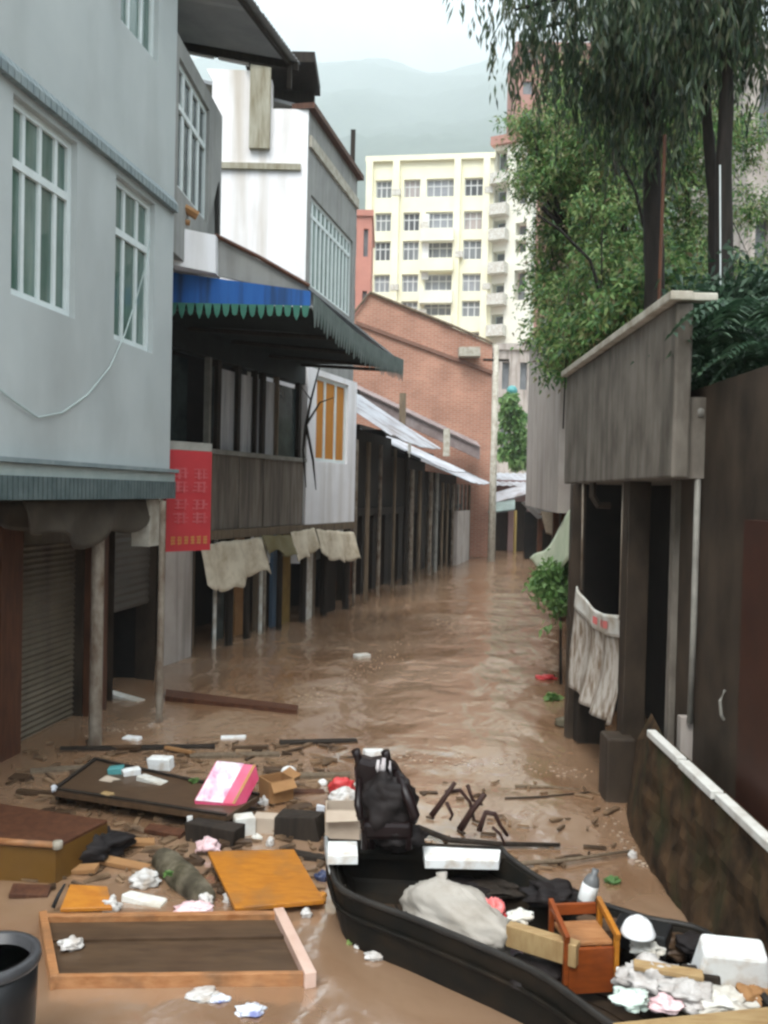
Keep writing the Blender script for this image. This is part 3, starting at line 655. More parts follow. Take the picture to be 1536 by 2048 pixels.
# canopy: blue fascia to the camera, grey-green corrugated edge along the street
zc = 4.32
c0 = D(342, 612, 10.0); c1 = D(621, 612, 10.0); c1.z = zc; c0.z = zc
c2 = D(802, 738, 14.7); c2.z = zc
cn = thing('shop_canopy', (c1.x - .6, c1.y + 1, zc - .2), 'deep dark canopy with blue fascia board and green fringe over the timber house', 'canopy')
q = MB()
def canopy(a, b):
    e = c1.lerp(c2, a); e.z -= 0.10 * math.sin(a * math.pi)
    wp = PF.pt(0, 0); t = (e - PF.A).dot(PF.d); back = PF.pt(t, 4.46)
    p = e.lerp(back, b); p.z += 0.03 * math.sin(b * math.pi); p.z += 0.012 * (1 if int(a * 100) % 2 else -1)
    return p
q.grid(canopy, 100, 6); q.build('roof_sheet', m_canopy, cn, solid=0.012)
q = MB()
for i in range(40):
    a = i / 40; p = canopy(a, 0); r_ = canopy(a + 0.94 / 40, 0); p.z = zc - 0.1 * math.sin(a * math.pi); r_.z = zc - 0.1 * math.sin(a * math.pi)
    o = Vector((0.03, -0.005, 0)); dz = Vector((0, 0, 0.15)); tip = Vector((0, 0, -.15 - .07 * random.random()))
    q.poly([p + o + dz, r_ + o + dz, r_ + o, (p + r_) / 2 + o + tip, p + o], (0.012, 0, 0))
q.build('valance', m_canopy_edge, cn)
PB = Pl((c0.x - .6, 9.97), (c1.x, 9.97))
zb0 = PB.uz(480, 608)[1]; zb1_ = PB.uz(345, 532)[1]; zb2_ = PB.uz(615, 582)[1]
q = MB(); q.poly([PB.pt(0, zb0), PB.pt(PB.w, zb0), PB.pt(PB.w, zb2_), PB.pt(0, zb1_)], (0, 0.03, 0)); q.build('fascia_and_sky_gap', m_blue, cn)
q = MB()
for i in range(22):
    u0 = PB.w * i / 22; u1 = PB.w * (i + .9) / 22
    q.poly([PB.pt(u0, zb0 + .0), PB.pt(u1, zb0 + .0), PB.pt((u0 * .2 + u1 * .8), zb0 - .11), PB.pt((u0 + u1) / 2, zb0 - .12 - .06 * random.random()), PB.pt((u0 * .8 + u1 * .2), zb0 - .11)], (0, 0.01, 0))
q.build('fringe', m_green, cn)
# gable infill above the fascia
q = MB(); a = D(433, 474, 10.05); b = D(617, 572, 10.05); c = D(617, 590, 10.05); d = D(433, 552, 10.05); q.slab([a, b, c, d], 0.04, (0, 1, 0)); q.build('gable_infill', m_greywall, cn)
q = MB(); a, b = D(433, 474, 10.09), D(618, 573, 10.09); f = c2 - c1; f.x *= .98; q.slab([a, b, b + f * .985 + Vector((0, 0, -.08)), a + f * .985], .03, (0, 0, -1)); q.build('upper_roof', m_roof, cn)
q = MB(); q.tube([D(430, 470, 10.02), D(520, 515, 10.02), D(619, 572, 10.02)], 0.025, 6); q.build('bargeboard', m_wood_red, cn)
q = MB()
for k in range(5):
    a = canopy(k / 4 * 0.99 + 0.002, 0.02); b = canopy(k / 4 * 0.99 + 0.002, 0.98); q.tube([a + Vector((0, 0, -.05)), b + Vector((0, 0, -.05))], 0.03, 6)
q.build('rafter', m_wood, cn)
q = MB(); p = D(432, 330, 11.4); q.tube([D(434, 335, 11.4), D(434, 548, 10.3)], 0.03, 6); q.build('drain_pipe', m_dark, b2)

# hanging cloths under the floor beam
def hung_cloth(x0, x1, y0, y1, label, m, peaks, seed, off=0.10, ytail=None):
    q = MB()
    def fn(a, b):
        px = x0 + (x1 - x0) * a; u, z1 = PF.uz(px, y0 + (ytail or 0) * a)
        drop = (0.62 + 0.30 * abs(math.sin(a * math.pi * peaks + seed)) + 0.10 * abs(math.sin(a * 13 + seed))) * (y1 - y0) / 1800 * 13.5
        zz = z1 - drop * b + 0.02 * noise.noise(Vector((a * 6, b * 3, seed)))
        return PF.pt(u, zz, off + 0.10 * b + 0.06 * math.sin(a * 14 + seed) * b)
    q.grid(fn, 34, 10)
    return tag(q.build('hanging_cloth', m, smooth=True, solid=0.008), label, 'cloth', 'cloths hanging over the flooded stalls')
hung_cloth(388, 514, 1088, 1182, 'dirty cream cloth sagging low under the timber floor, nearest the red sign', m_cloth, 1.0, 0.4, ytail=-14)
hung_cloth(512, 574, 1070, 1115, 'small olive rag between the two cream cloths', mat('olive_cloth', (0.16, 0.13, 0.06), (0.22, 0.19, 0.11), 4, rough=.9), 1.2, 2.0)
hung_cloth(570, 618, 1064, 1128, 'cream cloth corner hanging left of the white bay', m_cloth, 0.6, 1.2, ytail=-8)
hung_cloth(622, 698, 1058, 1135, 'bunched cream cloth below the white bay with orange curtains', m_cloth, 0.7, 0.2, ytail=6)
# dead branches in front of the bay
random.seed(8)
br = thing('bare_branch', PF.pt(uW, 2.0, 0.5), 'bare dark branch leaning in front of the white bay', 'branch')
q = MB(); q.tube([D(640, 730, 15.0), D(622, 800, 14.9), D(612, 850, 14.9), D(626, 920, 14.8), D(632, 980, 14.8)], [.012, .02, .03, .022, .008], 6)
q.tube([D(612, 850, 14.9), D(640, 805, 14.8), D(668, 795, 14.7)], [.022, .014, .006], 6)
q.tube([D(612, 850, 14.9), D(606, 900, 14.9), D(612, 975, 14.9)], [.03, .02, .008], 6); q.tube([D(622, 800, 14.9), D(600, 770, 14.9)], [.014, .005], 6)
q.build('twig', m_wood, br)

# ---- row of dark shop-houses
PSh = Pl((-0.62, 17.7), (3.1, 32.6))
rowcuts = [0.0, 5.2, 9.6, PSh.w]
rlabels = ['dark timber shop under the longest zinc eave, next past the white bay', 'dark shuttered shop in the middle of the shadowed row', 'dark shop with a pale door post at the far end of the row']
dims = [((3.42, 4.75), m_zinc), ((2.98, 3.9), m_zinc), ((2.72, 3.6), m_zinc)]
random.seed(12)
for k in range(3):
    u0, u1 = rowcuts[k] + 0.02, rowcuts[k + 1] - 0.02
    h = thing('shop_house', PSh.pt((u0 + u1) / 2, 0, -0.5), rlabels[k], 'shop', 'dark shop-houses along the flooded alley')
    ze, zr = dims[k][0]
    hs = []; u = u0 + 0.25
    while u < u1 - 0.9:
        wd = rnd(0.7, 1.1); hs.append((u, min(u + wd, u1 - .1), -0.8, 1.75)); u += wd + rnd(0.25, 0.5)
    wall_holes(PSh, u0, u1, -0.8, ze + 0.25, hs, 0.15, off=-0.5).build('wall', m_wood, h)
    for hh in hs:
        MB().pbox(PSh, hh[0] + .01, hh[1] - .01, -0.8, 1.74, -0.78, -0.7).build('shutter', random.choice([m_dark, m_wood, m_wood_mid, m_dark, m_wood_red, m_shutter]), h)
    u = u0 + 0.2
    while u < u1:
        p = PSh.pt(u, 0, 0.0); MB().tube([(p.x, p.y, -0.8), (p.x, p.y, ze - 0.08)], rnd(.035, .07), 7).build('post', random.choice([m_wood, m_wood_mid, m_wood_mid, m_pole_light, m_pole]), h)
        u += rnd(0.8, 1.5)
    MB().pbox(PSh, u0, u1, 1.8, 1.95, -0.48, -0.3).build('lintel_beam', m_wood, h)
    q = MB(); nn = int((u1 - u0) / 0.09)
    def rf(a, b):
        t = a * nn; uu = u0 + (u1 - u0) * a
        p = PSh.pt(uu, ze + (zr - ze) * b - 0.07 * math.sin(a * math.pi) * (1 - b) + 0.016 * (1 if int(round(a * nn)) % 2 else -1) + 0.025 * noise.noise(Vector((uu * 1.5, k, b))), 0.75 - 2.1 * b + 0.05 * noise.noise(Vector((uu * .9, k * 3, 5))) * (1 - b))
        return p
    q.grid(rf, nn, 4); q.build('roof', dims[k][1], h, solid=0.01)
    q = MB(); q.pbox(PSh, u0, u1, zr + 0.02, zr + 0.14, -1.7, -1.36); q.build('ridge_board', m_wood, h)
    q = MB(); q.pbox(PSh, u0, u1, -0.8, zr, -3.6, -3.5); q.pbox(PSh, u0, u0 + .05, -0.8, zr, -3.5, -0.66); q.build('back_wall', m_dark, h)
    if k == 2:
        a = PSh.uz(905, 1050)[0]; b = PSh.uz(930, 1050)[0]; MB().pbox(PSh, a, b, -0.8, 1.75, 0.03, 0.16).build('door_post', m_concrete_pale, h)
q = MB()
p = PSh.pt(1.6, 3.55, .62)
for du, ln in ((0, .22), (.12, .3), (.22, .18)):
    p = PSh.pt(1.5 + du, 3.36, .76); q.tube([p, p - Vector((0, 0, ln))], .012, 5)
tag(q.build('hanging_rag', m_foam_dirty), 'pale torn strips dangling from the zinc eave edge', 'rag')

# ---- brick house
YB = 33.0
PBk = Pl((D(690, 800, YB).x - 1.0, YB), (D(985, 800, YB).x, YB))
bh = thing('brick_house', PBk.pt(PBk.w / 2, 0), 'red brick house with a sloping parapet behind the zinc roofs', 'house')
U = lambda px, py: PBk.pt(*PBk.uz(px, py))
q = MB(); q.poly([PBk.pt(0, 0), PBk.pt(PBk.w, 0), U(985, 690), U(905, 655), U(740, 588), U(706, 636), PBk.pt(0, U(700, 660).z)], (0, 5, 0)); q.build('wall', m_brick, bh)
q = MB(); q.tube([U(700, 640) + Vector((0, -.08, 0.06)), U(740, 588) + Vector((0, -.08, .042)), U(905, 655) + Vector((0, -.08, .042))], 0.06, 6); q.tube([U(905, 655) + Vector((0, -.08, .05)), U(985, 690) + Vector((0, -.08, .05))], 0.05, 6); q.build('coping', m_wood_mid, bh)
q = MB(); a, b = U(712, 642), U(985, 742); q.slab([a, b, b - Vector((0, 0, .14)), a - Vector((0, 0, .14))], 0.1, (0, -1, 0)); q.build('string_course', mat('dark_brick', (0.17, 0.09, 0.065), (0.22, 0.12, 0.09), 3, rough=.9), bh)
q = MB(); a, b = U(916, 700), U(958, 715); q.slab([U(916, 698), U(958, 698), U(958, 716), U(916, 716)], 0.5, (0, -1, 0)); q.build('concrete_ledge', m_coping, bh)
# ---- roof ridge remnants on the alley side of the brick house
q = MB(); a, b = D(706, 775, 30), D(960, 895, 31.8); q.slab([a, b, b - Vector((0, 0, .42)), a - Vector((0, 0, .42))], 0.2, (0, 1, 0))
q.slab([a + Vector((0, -.1, .02)), b + Vector((0, -.1, .02)), b + Vector((0, 0.9, .25)), a + Vector((0, 0.9, .25))], .05)
q.build('lean_to_roof', mat('old_tile_edge', (0.20, 0.15, 0.14), (0.30, 0.25, 0.24), 3, rough=.9), bh)
MB().box(D(805, 820, 29.7), (0.22, 0.22, 1.1)).build('roof_post', m_wood_mid, bh)
MB().box(D(893, 885, 29.7), (0.2, 0.2, 0.9)).build('roof_post', m_coping, bh)

# ---- apartment block
YA = 75.0
A0, A1 = (D(733, 500, YA).x, YA), (D(984, 500, YA - 1.5).x, YA - 1.5)
PA = Pl(A0, A1)
ap = thing('apartment_block', PA.pt(PA.w / 2, 0), 'pale yellow apartment block rising beyond the brick house', 'building')
rows = [(358, 394), (424, 461), (481, 520), (548, 584), (602, 634), (664, 694)]
cols_ = [(749, 781), (805, 838), (850, 908), (926, 964)]
holes = []
for (y0, y1) in rows:
    for ci, (x0, x1) in enumerate(cols_):
        a, zt = PA.uz(x0, y0 - (x0 - 749) * 0.02); b, zb = PA.uz(x1, y1 - (x0 - 749) * 0.02)
        holes.append((a, b, zb, zt, ci))
zroof = PA.uz(860, 322)[1]
ug = sorted(set(h[0] for h in holes))
# shared columns edges
fix = {}
hs = []
for ci, (x0, x1) in enumerate(cols_):
    a = PA.uz(x0, 500)[0]; b = PA.uz(x1, 500)[0]
    for ri, (y0, y1) in enumerate(rows):
        zt = PA.uz(850, y0)[1]; zb = PA.uz(850, y1)[1]; hs.append((a, b, zb, zt, ci, ri))
wall_holes(PA, 0, PA.w, 0, zroof, [h[:4] for h in hs], 0.5).build('wall', m_yellow, ap)
MB().pbox(PA, -0.2, PA.w + .1, zroof + .004, zroof + 0.45, -9, 0.3).build('parapet', m_yellow, ap)
AC = []
gf = mat('far_glass', (0.16, 0.17, 0.18), (0.26, 0.27, 0.28), 0.7, rough=.25); fmat = mat('far_frame', (0.62, 0.63, 0.62), rough=.6)
fdark = mat('far_dark', (.06, .065, .07), (.12, .12, .13), .6, rough=.4); fcur = mat('far_curtain', (0.42, 0.36, 0.34), (0.24, 0.24, 0.24), .5, rough=.6); fgrey = mat('far_grey', (.22, .23, .25), (.33, .34, .36), .8, rough=.3)
for (a, b, c, d, ci, ri) in hs:
    f = window(PA, ap, a, b, c, d, 3 if ci != 2 else 4, 0.62, inset=0.25, fw=0.09, mw=0.09, fm=fmat, gm=[gf, fdark, fcur, gf, fgrey][(ci * 7 + ri * 3 + ci * ri) % 5])
    if (ci + 2 * ri) % 3 == 0: MB().pbox(PA, b + .1, b + .75, c + .1, c + .6, .01, .4).build('air_conditioner', m_foam_dirty, ap)
for px in (737, 790, 912, 970):
    u = PA.uz(px, 500)[0]; MB().pbox(PA, u - .28, u + .28, 0, zroof - .02, 0.004, 0.35).build('pier', m_yellow, ap)
for ri in range(1, 6):
    a, b = PA.uz(842, 500)[0], PA.uz(908, 500)[0]; zb = PA.uz(850, rows[ri][1])[1]
    MB().pbox(PA, a, b, zb - 1.05, zb - 0.03, 0.004, 0.8).build('balcony', m_cream if ri % 2 else m_yellow, ap)
MB().pbox(PA, PA.uz(845, 500)[0], PA.uz(858, 500)[0], PA.uz(850, 560)[1], PA.uz(850, 430)[1], 0.02, .3).build('drying_sheet', m_foam, ap)
q = MB(); q.pbox(PA, 0.02, PA.w - .02, 0, zroof, -9, -8.8); q.pbox(PA, 0, 0.2, 0, zroof - .01, -8.8, -0.52); q.build('side_wall', m_cream, ap)
PA2 = Pl((D(984, 500, YA - 1.4).x, YA - 1.4), (D(1062, 500, YA - 3).x, YA - 3))
ap2 = thing('balcony_block', PA2.pt(PA2.w / 2, 0), 'white apartment wing with stacked dark balconies next to the yellow block', 'building')
zr2 = PA2.uz(1010, 290)[1]
ua0, ua1 = PA2.uz(986, 500)[0], PA2.uz(1010, 500)[0]; ub0, ub1 = PA2.uz(1030, 500)[0], PA2.uz(1052, 500)[0]
hs = []
for (y0, y1) in ((300, 350), (376, 412), (440, 462), (502, 528), (566, 590), (628, 652)):
    hs.append((ua0, ua1, PA2.uz(1000, y1)[1], PA2.uz(1000, y0)[1]))
for (y0, y1) in ((380, 408), (445, 470), (540, 600), (480, 505)):
    hs.append((ub0, ub1, PA2.uz(1040, y1)[1], PA2.uz(1040, y0)[1]))
wall_holes(PA2, 0.02, PA2.w, 0, zr2, hs, 1.0).build('wall', m_cream, ap2)
for h in hs[:6]: MB().pbox(PA2, h[0] - .1, h[1] + .3, h[2] - 0.9, h[2] - .02, 0.01, 0.9).build('balcony', m_foam_dirty, ap2)
for h in hs: MB().pbox(PA2, h[0], h[1], h[2], h[3], -1.2, -1.1).build('window', gf, ap2)
MB().pbox(PA2, -.2, PA2.w, zr2 + .01, zr2 + .7, -5, .4).build('parapet', m_pink, ap2)
# towers and walls far behind
def simple_tower(name, px0, px1, pytop, Y, label, m, floors, cat='building', dep=8, wcols=3):
    a, b = D(px0, 800, Y), D(px1, 800, Y); pl = Pl((a.x, Y), (b.x, Y)); zt = pl.uz((px0 + px1) / 2, pytop)[1]
    t = thing(name, pl.pt(pl.w / 2, 0), label, cat); hs = []
    fh = zt / floors
    for f in range(floors):
        for c in range(wcols):
            u = pl.w * (c + 0.3) / wcols; hs.append((u, u + pl.w * 0.4 / wcols, fh * f + fh * .35, fh * f + fh * .8))
    wall_holes(pl, 0, pl.w, 0, zt, hs, .3).build('wall', m, t)
    q = MB(); q.pbox(pl, 0.02, pl.w - .02, 0, zt - .02, -dep, -dep + .3); q.pbox(pl, 0, .25, 0, zt - .02, -dep + .3, -.32); q.pbox(pl, pl.w - .25, pl.w, 0, zt - .02, -dep + .3, -.32); q.build('side_wall', m, t)
    MB().pbox(pl, -.1, pl.w + .1, zt + .002, zt + .4, -dep, .15).build('parapet', m, t)
    for h in hs: MB().pbox(pl, h[0], h[1], h[2], h[3], -.36, -.31).build('window', gf, t)
    return t
simple_tower('tower_block', 1016, 1200, 92, 105, 'tall pinkish tower half hidden behind the trees', m_pink, 16, wcols=4)
simple_tower('red_house', 690, 736, 432, 62, 'narrow red rendered house squeezed left of the yellow block', mat('coral_render', (0.50, 0.22, 0.17), (0.42, 0.18, 0.14), .6, rough=.9), 5, wcols=2)
simple_tower('concrete_house', 1478, 1700, 105, 21, 'grey concrete house behind the twin tree trunks', m_concrete_pale, 4, wcols=3, dep=5)
simple_tower('hillside_house', 992, 1064, 700, 58, 'pale low house beyond the utility pole', m_concrete_pale, 3, wcols=2, dep=5)

# ---- utility pole and the far end of the alley
pb = D(986, 965, 31.2)
up = thing('utility_pole', (pb.x, pb.y, 0), 'pale concrete utility pole at the corner of the brick house', 'pole')
MB().tube([(pb.x, pb.y, -0.8), (pb.x, pb.y, 3), (pb.x, pb.y, D(986, 690, 31.2).z)], [.14, .12, .09], 10).build('pole_shaft', m_coping, up, smooth=True)
MB().box((pb.x, pb.y, D(986, 720, 31.2).z), (0.9, 0.08, 0.08)).build('cross_arm', m_wood, up)
def far_shop(px0, px1, pyt, pyb, Y, label, m, roofm=None, roofdrop=0.5, over=0.8):
    a, b = D(px0, 1000, Y), D(px1, 1000, Y); pl = Pl((a.x, Y), (b.x, Y)); zt = pl.uz((px0 + px1) / 2, pyt)[1]
    t = thing('alley_shop', pl.pt(pl.w / 2, 0), label, 'shop')
    h = [(pl.w * .12, pl.w * .45, -0.8, zt * .7), (pl.w * .58, pl.w * .88, -0.8, zt * .7)]
    wall_holes(pl, 0, pl.w, -0.8, zt, h, .2).build('wall', m, t)
    for k in h: MB().pbox(pl, k[0], k[1], -0.8, k[3], -.3, -.22).build('shutter', m_wood, t)
    MB().pbox(pl, 0, pl.w, -.8, zt, -3, -2.9).build('back_wall', m_dark, t)
    q = MB(); nn = max(6, int(pl.w / .12))
    q.grid(lambda a_, b_: pl.pt(-.15 + (pl.w + .3) * a_, zt + .35 - (roofdrop + .1) * b_ + .02 * (1 if int(round(a_ * nn)) % 2 else -1), -3 + (3 + over) * b_), nn, 3)
    q.build('roof', roofm or m_zinc, t, solid=.012)
    return t
far_shop(978, 1066, 960, 1080, 37, 'far shop under the broad pale zinc roof where the alley bends', mat('mauve_wall', (0.24, 0.16, 0.15), (0.18, 0.12, 0.11), 2, rough=.9), m_zinc, .5, 1.2)
far_shop(1036, 1100, 1010, 1080, 42, 'small white fronted shop with a yellow post at the alley end', m_foam_dirty, m_foam, .3, .8)
far_shop(1078, 1150, 1028, 1090, 30, 'low shop with a brown timber front beside the lime tarp', m_wood_red, m_wood, .4, .7)
for i_, (P4, mm, lab) in enumerate(((((990, 985), (1062, 965), (1062, 985), (992, 1004)), m_zinc, 'low zinc awning under the broad far roof'), (((1034, 1000), (1086, 1008), (1088, 1032), (1036, 1026)), m_foam_dirty, 'dirty white awning sheet at the alley end'), (((975, 1005), (1030, 998), (1030, 1018), (976, 1024)), mat('grey_green_awning', (.20, .25, .23), (.13, .16, .15), 3, rough=.7), 'grey green awning sheet low at the alley end'), (((1082, 1022), (1140, 1030), (1120, 1072), (1092, 1064)), m_wood_mid, 'dark brown stall front tilting beside the lime tarp'))):
    yb_ = (35.0, 40.5, 34.0, 27.0)[i_]; P_ = [D(x, y, yb_ + (0 if k_ < 2 else -1.1)) for k_, (x, y) in enumerate(P4)]
    tag(MB().slab(P_, .05, (0, .3, -1)).build('street_awning', mm), lab, 'awning', 'low awnings crowding the alley end')
p = D(1030, 1060, 36.2); tag(MB().tube([(p.x, p.y, -.8), (p.x, p.y, 1.7)], .06, 8).build('street_post', mat('yellow_paint', (.34, .25, .08), rough=.6)), 'yellow painted post standing in the flood at the alley end', 'post')
q = MB(); a, b, c, d = G(955, 1092), G(1065, 1100), G(1050, 1072), G(972, 1070)
q.slab([a + Vector((0, 0, .12)), b + Vector((0, 0, .12)), c + Vector((0, 0, .3)), d + Vector((0, 0, .3))], .5, (0, 0, -1))
struct(q.build('mud_bank', mat('wet_mud', (0.30, 0.21, 0.16), (0.22, 0.15, 0.11), 3, rough=.5, bump=.3)))

# ================================================================== RIGHT SIDE
XW = 1.75
pn = thing('planter_building', (2.2, 7.3, 0), 'concrete balcony planter on dark posts over a black recess', 'building')
zp0, zp1 = 2.43, 3.50
y0, y1 = 5.5, 9.2
q = MB()
q.hexa([(XW, y0, zp0), (1.855, y0, zp0), (2.3, y1, zp0), (XW + .08, y1, zp0), (XW, y0, zp1), (1.855, y0, zp1), (2.3, y1, zp1 + .02), (XW + .08, y1, zp1 + .02)])
q.build('planter_wall', m_concrete, pn, bevel=0.015)
q = MB(); q.hexa([(XW - .05, y0 - .04, zp1 + .004), (XW + .09, y0 - .04, zp1 + .004), (XW + .17, y1 + .05, zp1 + .024), (XW + .03, y1 + .05, zp1 + .024), (XW - .05, y0 - .04, zp1 + .06), (XW + .09, y0 - .04, zp1 + .06), (XW + .17, y1 + .05, zp1 + .08), (XW + .03, y1 + .05, zp1 + .08)])
q.box((XW + .17, y0 + .03, zp1 + .032), (0.155, 0.09, 0.05)); q.build('coping', m_coping, pn, bevel=.008)
q = MB(); q.hexa([(1.86, y0 + .05, zp0), (2.7, y0 + .05, zp0), (2.7, y1, zp0), (2.3, y1, zp0), (1.86, y0 + .05, zp0 + .5), (2.7, y0 + .05, zp0 + .5), (2.7, y1, zp0 + .5), (2.3, y1, zp0 + .5)]); q.build('floor_slab', m_concrete, pn)
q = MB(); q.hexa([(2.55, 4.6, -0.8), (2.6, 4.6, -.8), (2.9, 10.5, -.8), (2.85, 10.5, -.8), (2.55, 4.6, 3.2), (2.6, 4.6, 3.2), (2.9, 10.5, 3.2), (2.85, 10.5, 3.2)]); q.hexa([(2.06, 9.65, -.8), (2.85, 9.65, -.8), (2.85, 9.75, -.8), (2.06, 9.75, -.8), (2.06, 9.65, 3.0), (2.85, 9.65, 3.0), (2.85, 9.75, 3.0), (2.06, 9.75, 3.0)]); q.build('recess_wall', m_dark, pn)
for px, Y, wd, mm in ((1151, 8.6, .13, m_brown_wall), (1268, 6.9, .17, m_brown_wall), (1352, 6.02, .085, m_concrete)):
    p = D(px, 1200, Y); MB().box((p.x, p.y, (zp0 - .8) / 2 - .002), (wd, wd, zp0 + .8 - .004)).build('post', mm, pn, bevel=.008)
# stone footings in the water
q = MB(); p = G(1232, 1610); q.box((p.x + .03, p.y + .12, -.15), (.22, .24, 1.3)); tag(q.build('stone_pier', m_brown_wall, bevel=.02), 'short dark stone pier rising from the water below the hung sack', 'pier')
q = MB(); p = G(1180, 1485); q.box((p.x, p.y + .1, .05), (.26, .3, .8)); tag(q.build('dark_crate', m_wood, bevel=.015), 'dark crate standing in water under the sagging sack', 'crate')
q = MB(); p = G(1132, 1452); q.blob((p.x, p.y, .03), (.12, .1, .06), seed=3); tag(q.build('stone_lump', m_mossy_log, smooth=True), 'mossy lump at the foot of the dark post', 'stone')
# thin pipes and the hung sack
q = MB()
def sack(a, b):
    top = D(1156, 1172, 8.25).lerp(D(1243, 1228, 7.0), a); bot = D(1143, 1375, 8.25).lerp(D(1226, 1452, 7.0), a)
    p = top.lerp(bot, b); p.z -= 0.10 * math.sin(a * math.pi) * (1 - b * .5) ; p.x += .06 * math.sin(b * math.pi) * math.sin(a * 2.2) - .025 * math.sin(a * 19 + b * 2.5) * (.3 + b); p.y += .05 * math.sin(a * 11 + b * 2)
    return p
sk = thing('hung_sack', sack(.5, 1), 'stained pale sack slung between two cords under the concrete planter', 'sack')
MB().grid(lambda a, b: sack(a, .2 + .8 * b), 36, 20).build('cloth', mat('stained_sack', (0.46, 0.42, 0.37), (0.16, 0.11, 0.07), 5, (3, 3, .8), rough=.8, lo=.42, hi=.62), sk, smooth=True, solid=.008)
MB().grid(lambda a, b: sack(a, .2 * b) + Vector((-.012, -.01, 0)), 36, 6).build('hem_band', m_foam_dirty, sk, smooth=True, solid=.012)
for (xa, ya, xb, yb, Y) in ((1166, 975, 1163, 1180, 8.3), (1247, 975, 1240, 1240, 7.0)):
    a, b = D(xa, ya, Y), D(xb, yb, Y); MB().tube([(a.x, a.y, zp0 - .003), b], .011, 6).build('cord', m_pole, sk, smooth=True)
for a0 in (.42, .58, .7):
    q = MB(); c = sack(a0, .1) + Vector((-.03, -.02, 0)); d = sack(a0 + .08, .1) + Vector((-.03, -.02, 0)); q.slab([c + Vector((0, 0, .03)), d + Vector((0, 0, .03)), d - Vector((0, 0, .03)), c - Vector((0, 0, .03))], .004, (0, -1, 0)); q.build('print', m_coral, sk)
q = MB(); p = D(1185, 990, 8.0); q.tube([(p.x, p.y, zp0), (p.x, p.y, zp0 - .12), (p.x + .05, p.y, zp0 - .2), (p.x + .16, p.y, zp0 - .2)], .03, 8); q.build('elbow_pipe', m_brown_wall, pn)

# near house wall
PH = Pl((1.97, 6.0), (1.93, 1.5))
nh = thing('brown_house', (2.1, 3.8, 0), 'damp dark brown house wall with a pipe, nearest on the right', 'house')
q = MB(); q.pbox(PH, 0, PH.w, -0.8, 3.0, -.5, 0); q.build('wall', m_brown_wall, nh)
q = MB(); a = PH.uz(1503, 1300)[0]; q.pbox(PH, a, a + .5, -.8, 2.2, .004, .06); q.build('maroon_board', m_maroon, nh)
a, b = PH.uz(1409, 835), PH.uz(1381, 1440)
q = MB(); q.tube([PH.pt(a[0], a[1], .03), PH.pt(a[0] + .005, 1.5, .03), PH.pt(a[0] - .01, b[1], .03)], .020, 8); q.lathe(PH.pt(a[0], a[1], .03), [(.001, .0), (.032, .0), (.032, .045), (.02, .06)], 10); q.build('drain_pipe', m_pole_light, nh, smooth=True)
q = MB(); c = PH.uz(1382, 1500); q.pbox(PH, c[0] - .035, c[0] + .035, .55, b[1] + .03, .003, .08); q.build('pipe_casing', m_concrete_pale, nh)
q = MB(); p0 = PH.pt(*PH.uz(1457, 1380), .02); q.tube([p0, p0 + Vector((-.03, -.01, -.06)), p0 + Vector((-.02, -.01, -.14)), p0 + Vector((0, 0, -.17))], .009, 6); q.build('hook', m_pole_light, nh)
# low mossy parapet with white rail
PR = Pl((1.74, 5.78), (1.70, 1.8))
pr = thing('parapet_wall', (1.75, 4.5, 0), 'low mossy parapet topped by a white rail along the flood edge', 'wall')
q = MB()
def pw_(a, b):
    u = PR.w * a; z = -0.8 + 1.56 * b; o = .07 * (1 - b) + .035 * noise.noise(Vector((u * 3, z * 4, 2))) + .02 * noise.noise(Vector((u * 9, z * 11, 7)))
    return PR.pt(u, z, o)
q.grid(pw_, 70, 26); q.pbox(PR, 0, PR.w, -.8, .75, -.12, -.06); q.hexa([PR.pt(-.75, -.8, .02), PR.pt(.02, -.8, .05), PR.pt(.02, -.8, -.12), PR.pt(-.75, -.8, -.2), PR.pt(-.7, .55, -.12), PR.pt(.02, .76, -.02), PR.pt(.02, .76, -.1), PR.pt(-.7, .75, -.22)])
q.build('wall', m_moss_wall, pr)
q = MB(); L_ = [.0, .62, .66, 1.2, 1.23, 1.9, 1.94, 3.0, 3.04, PR.w]
for i in range(0, len(L_), 2): q.pbox(PR, L_[i], L_[i + 1], .765, .81, -.045, .012 + .004 * (i % 4))
q.build('rail', mat('white_rail', (0.62, 0.61, 0.57), (0.40, 0.36, 0.31), 7, rough=.6, lo=.45, hi=.75), pr, bevel=.006)

# next house along the right bank
PN = Pl((2.98, 19.0), (2.10, 10.9))
nb = thing('concrete_building', PN.pt(4, 0), 'pale concrete house overhanging the water past the planter', 'building')
zN0 = 2.1
q = MB(); q.hexa([PN.pt(0, zN0, 0), PN.pt(PN.w, zN0, 0), PN.pt(PN.w, zN0, -2.2), PN.pt(0, zN0, -2.2), PN.pt(0, 5.5, 0), PN.pt(PN.w, 3.9, 0), PN.pt(PN.w, 3.9, -2.2), PN.pt(0, 5.5, -2.2)]); q.build('upper_wall', m_concrete_pale, nb)
q = MB(); q.pbox(PN, .1, PN.w, -.8, zN0 - .003, -.9, -.7); q.build('lower_wall', m_brown_wall, nb)
q = MB(); q.slab([PN.pt(-.1, 5.62, .12), PN.pt(PN.w + .1, 3.98, .12), PN.pt(PN.w + .1, 3.98, -2.3), PN.pt(-.1, 5.62, -2.3)], .08, (0, 0, -1)); q.build('roof', m_concrete, nb)
for k in range(4): 
    u = .3 + 2.0 * k; q = MB(); q.pbox(PN, u, u + .12, -.8, zN0 - .004, -.68, -.55); q.build('post', m_wood_red, nb)
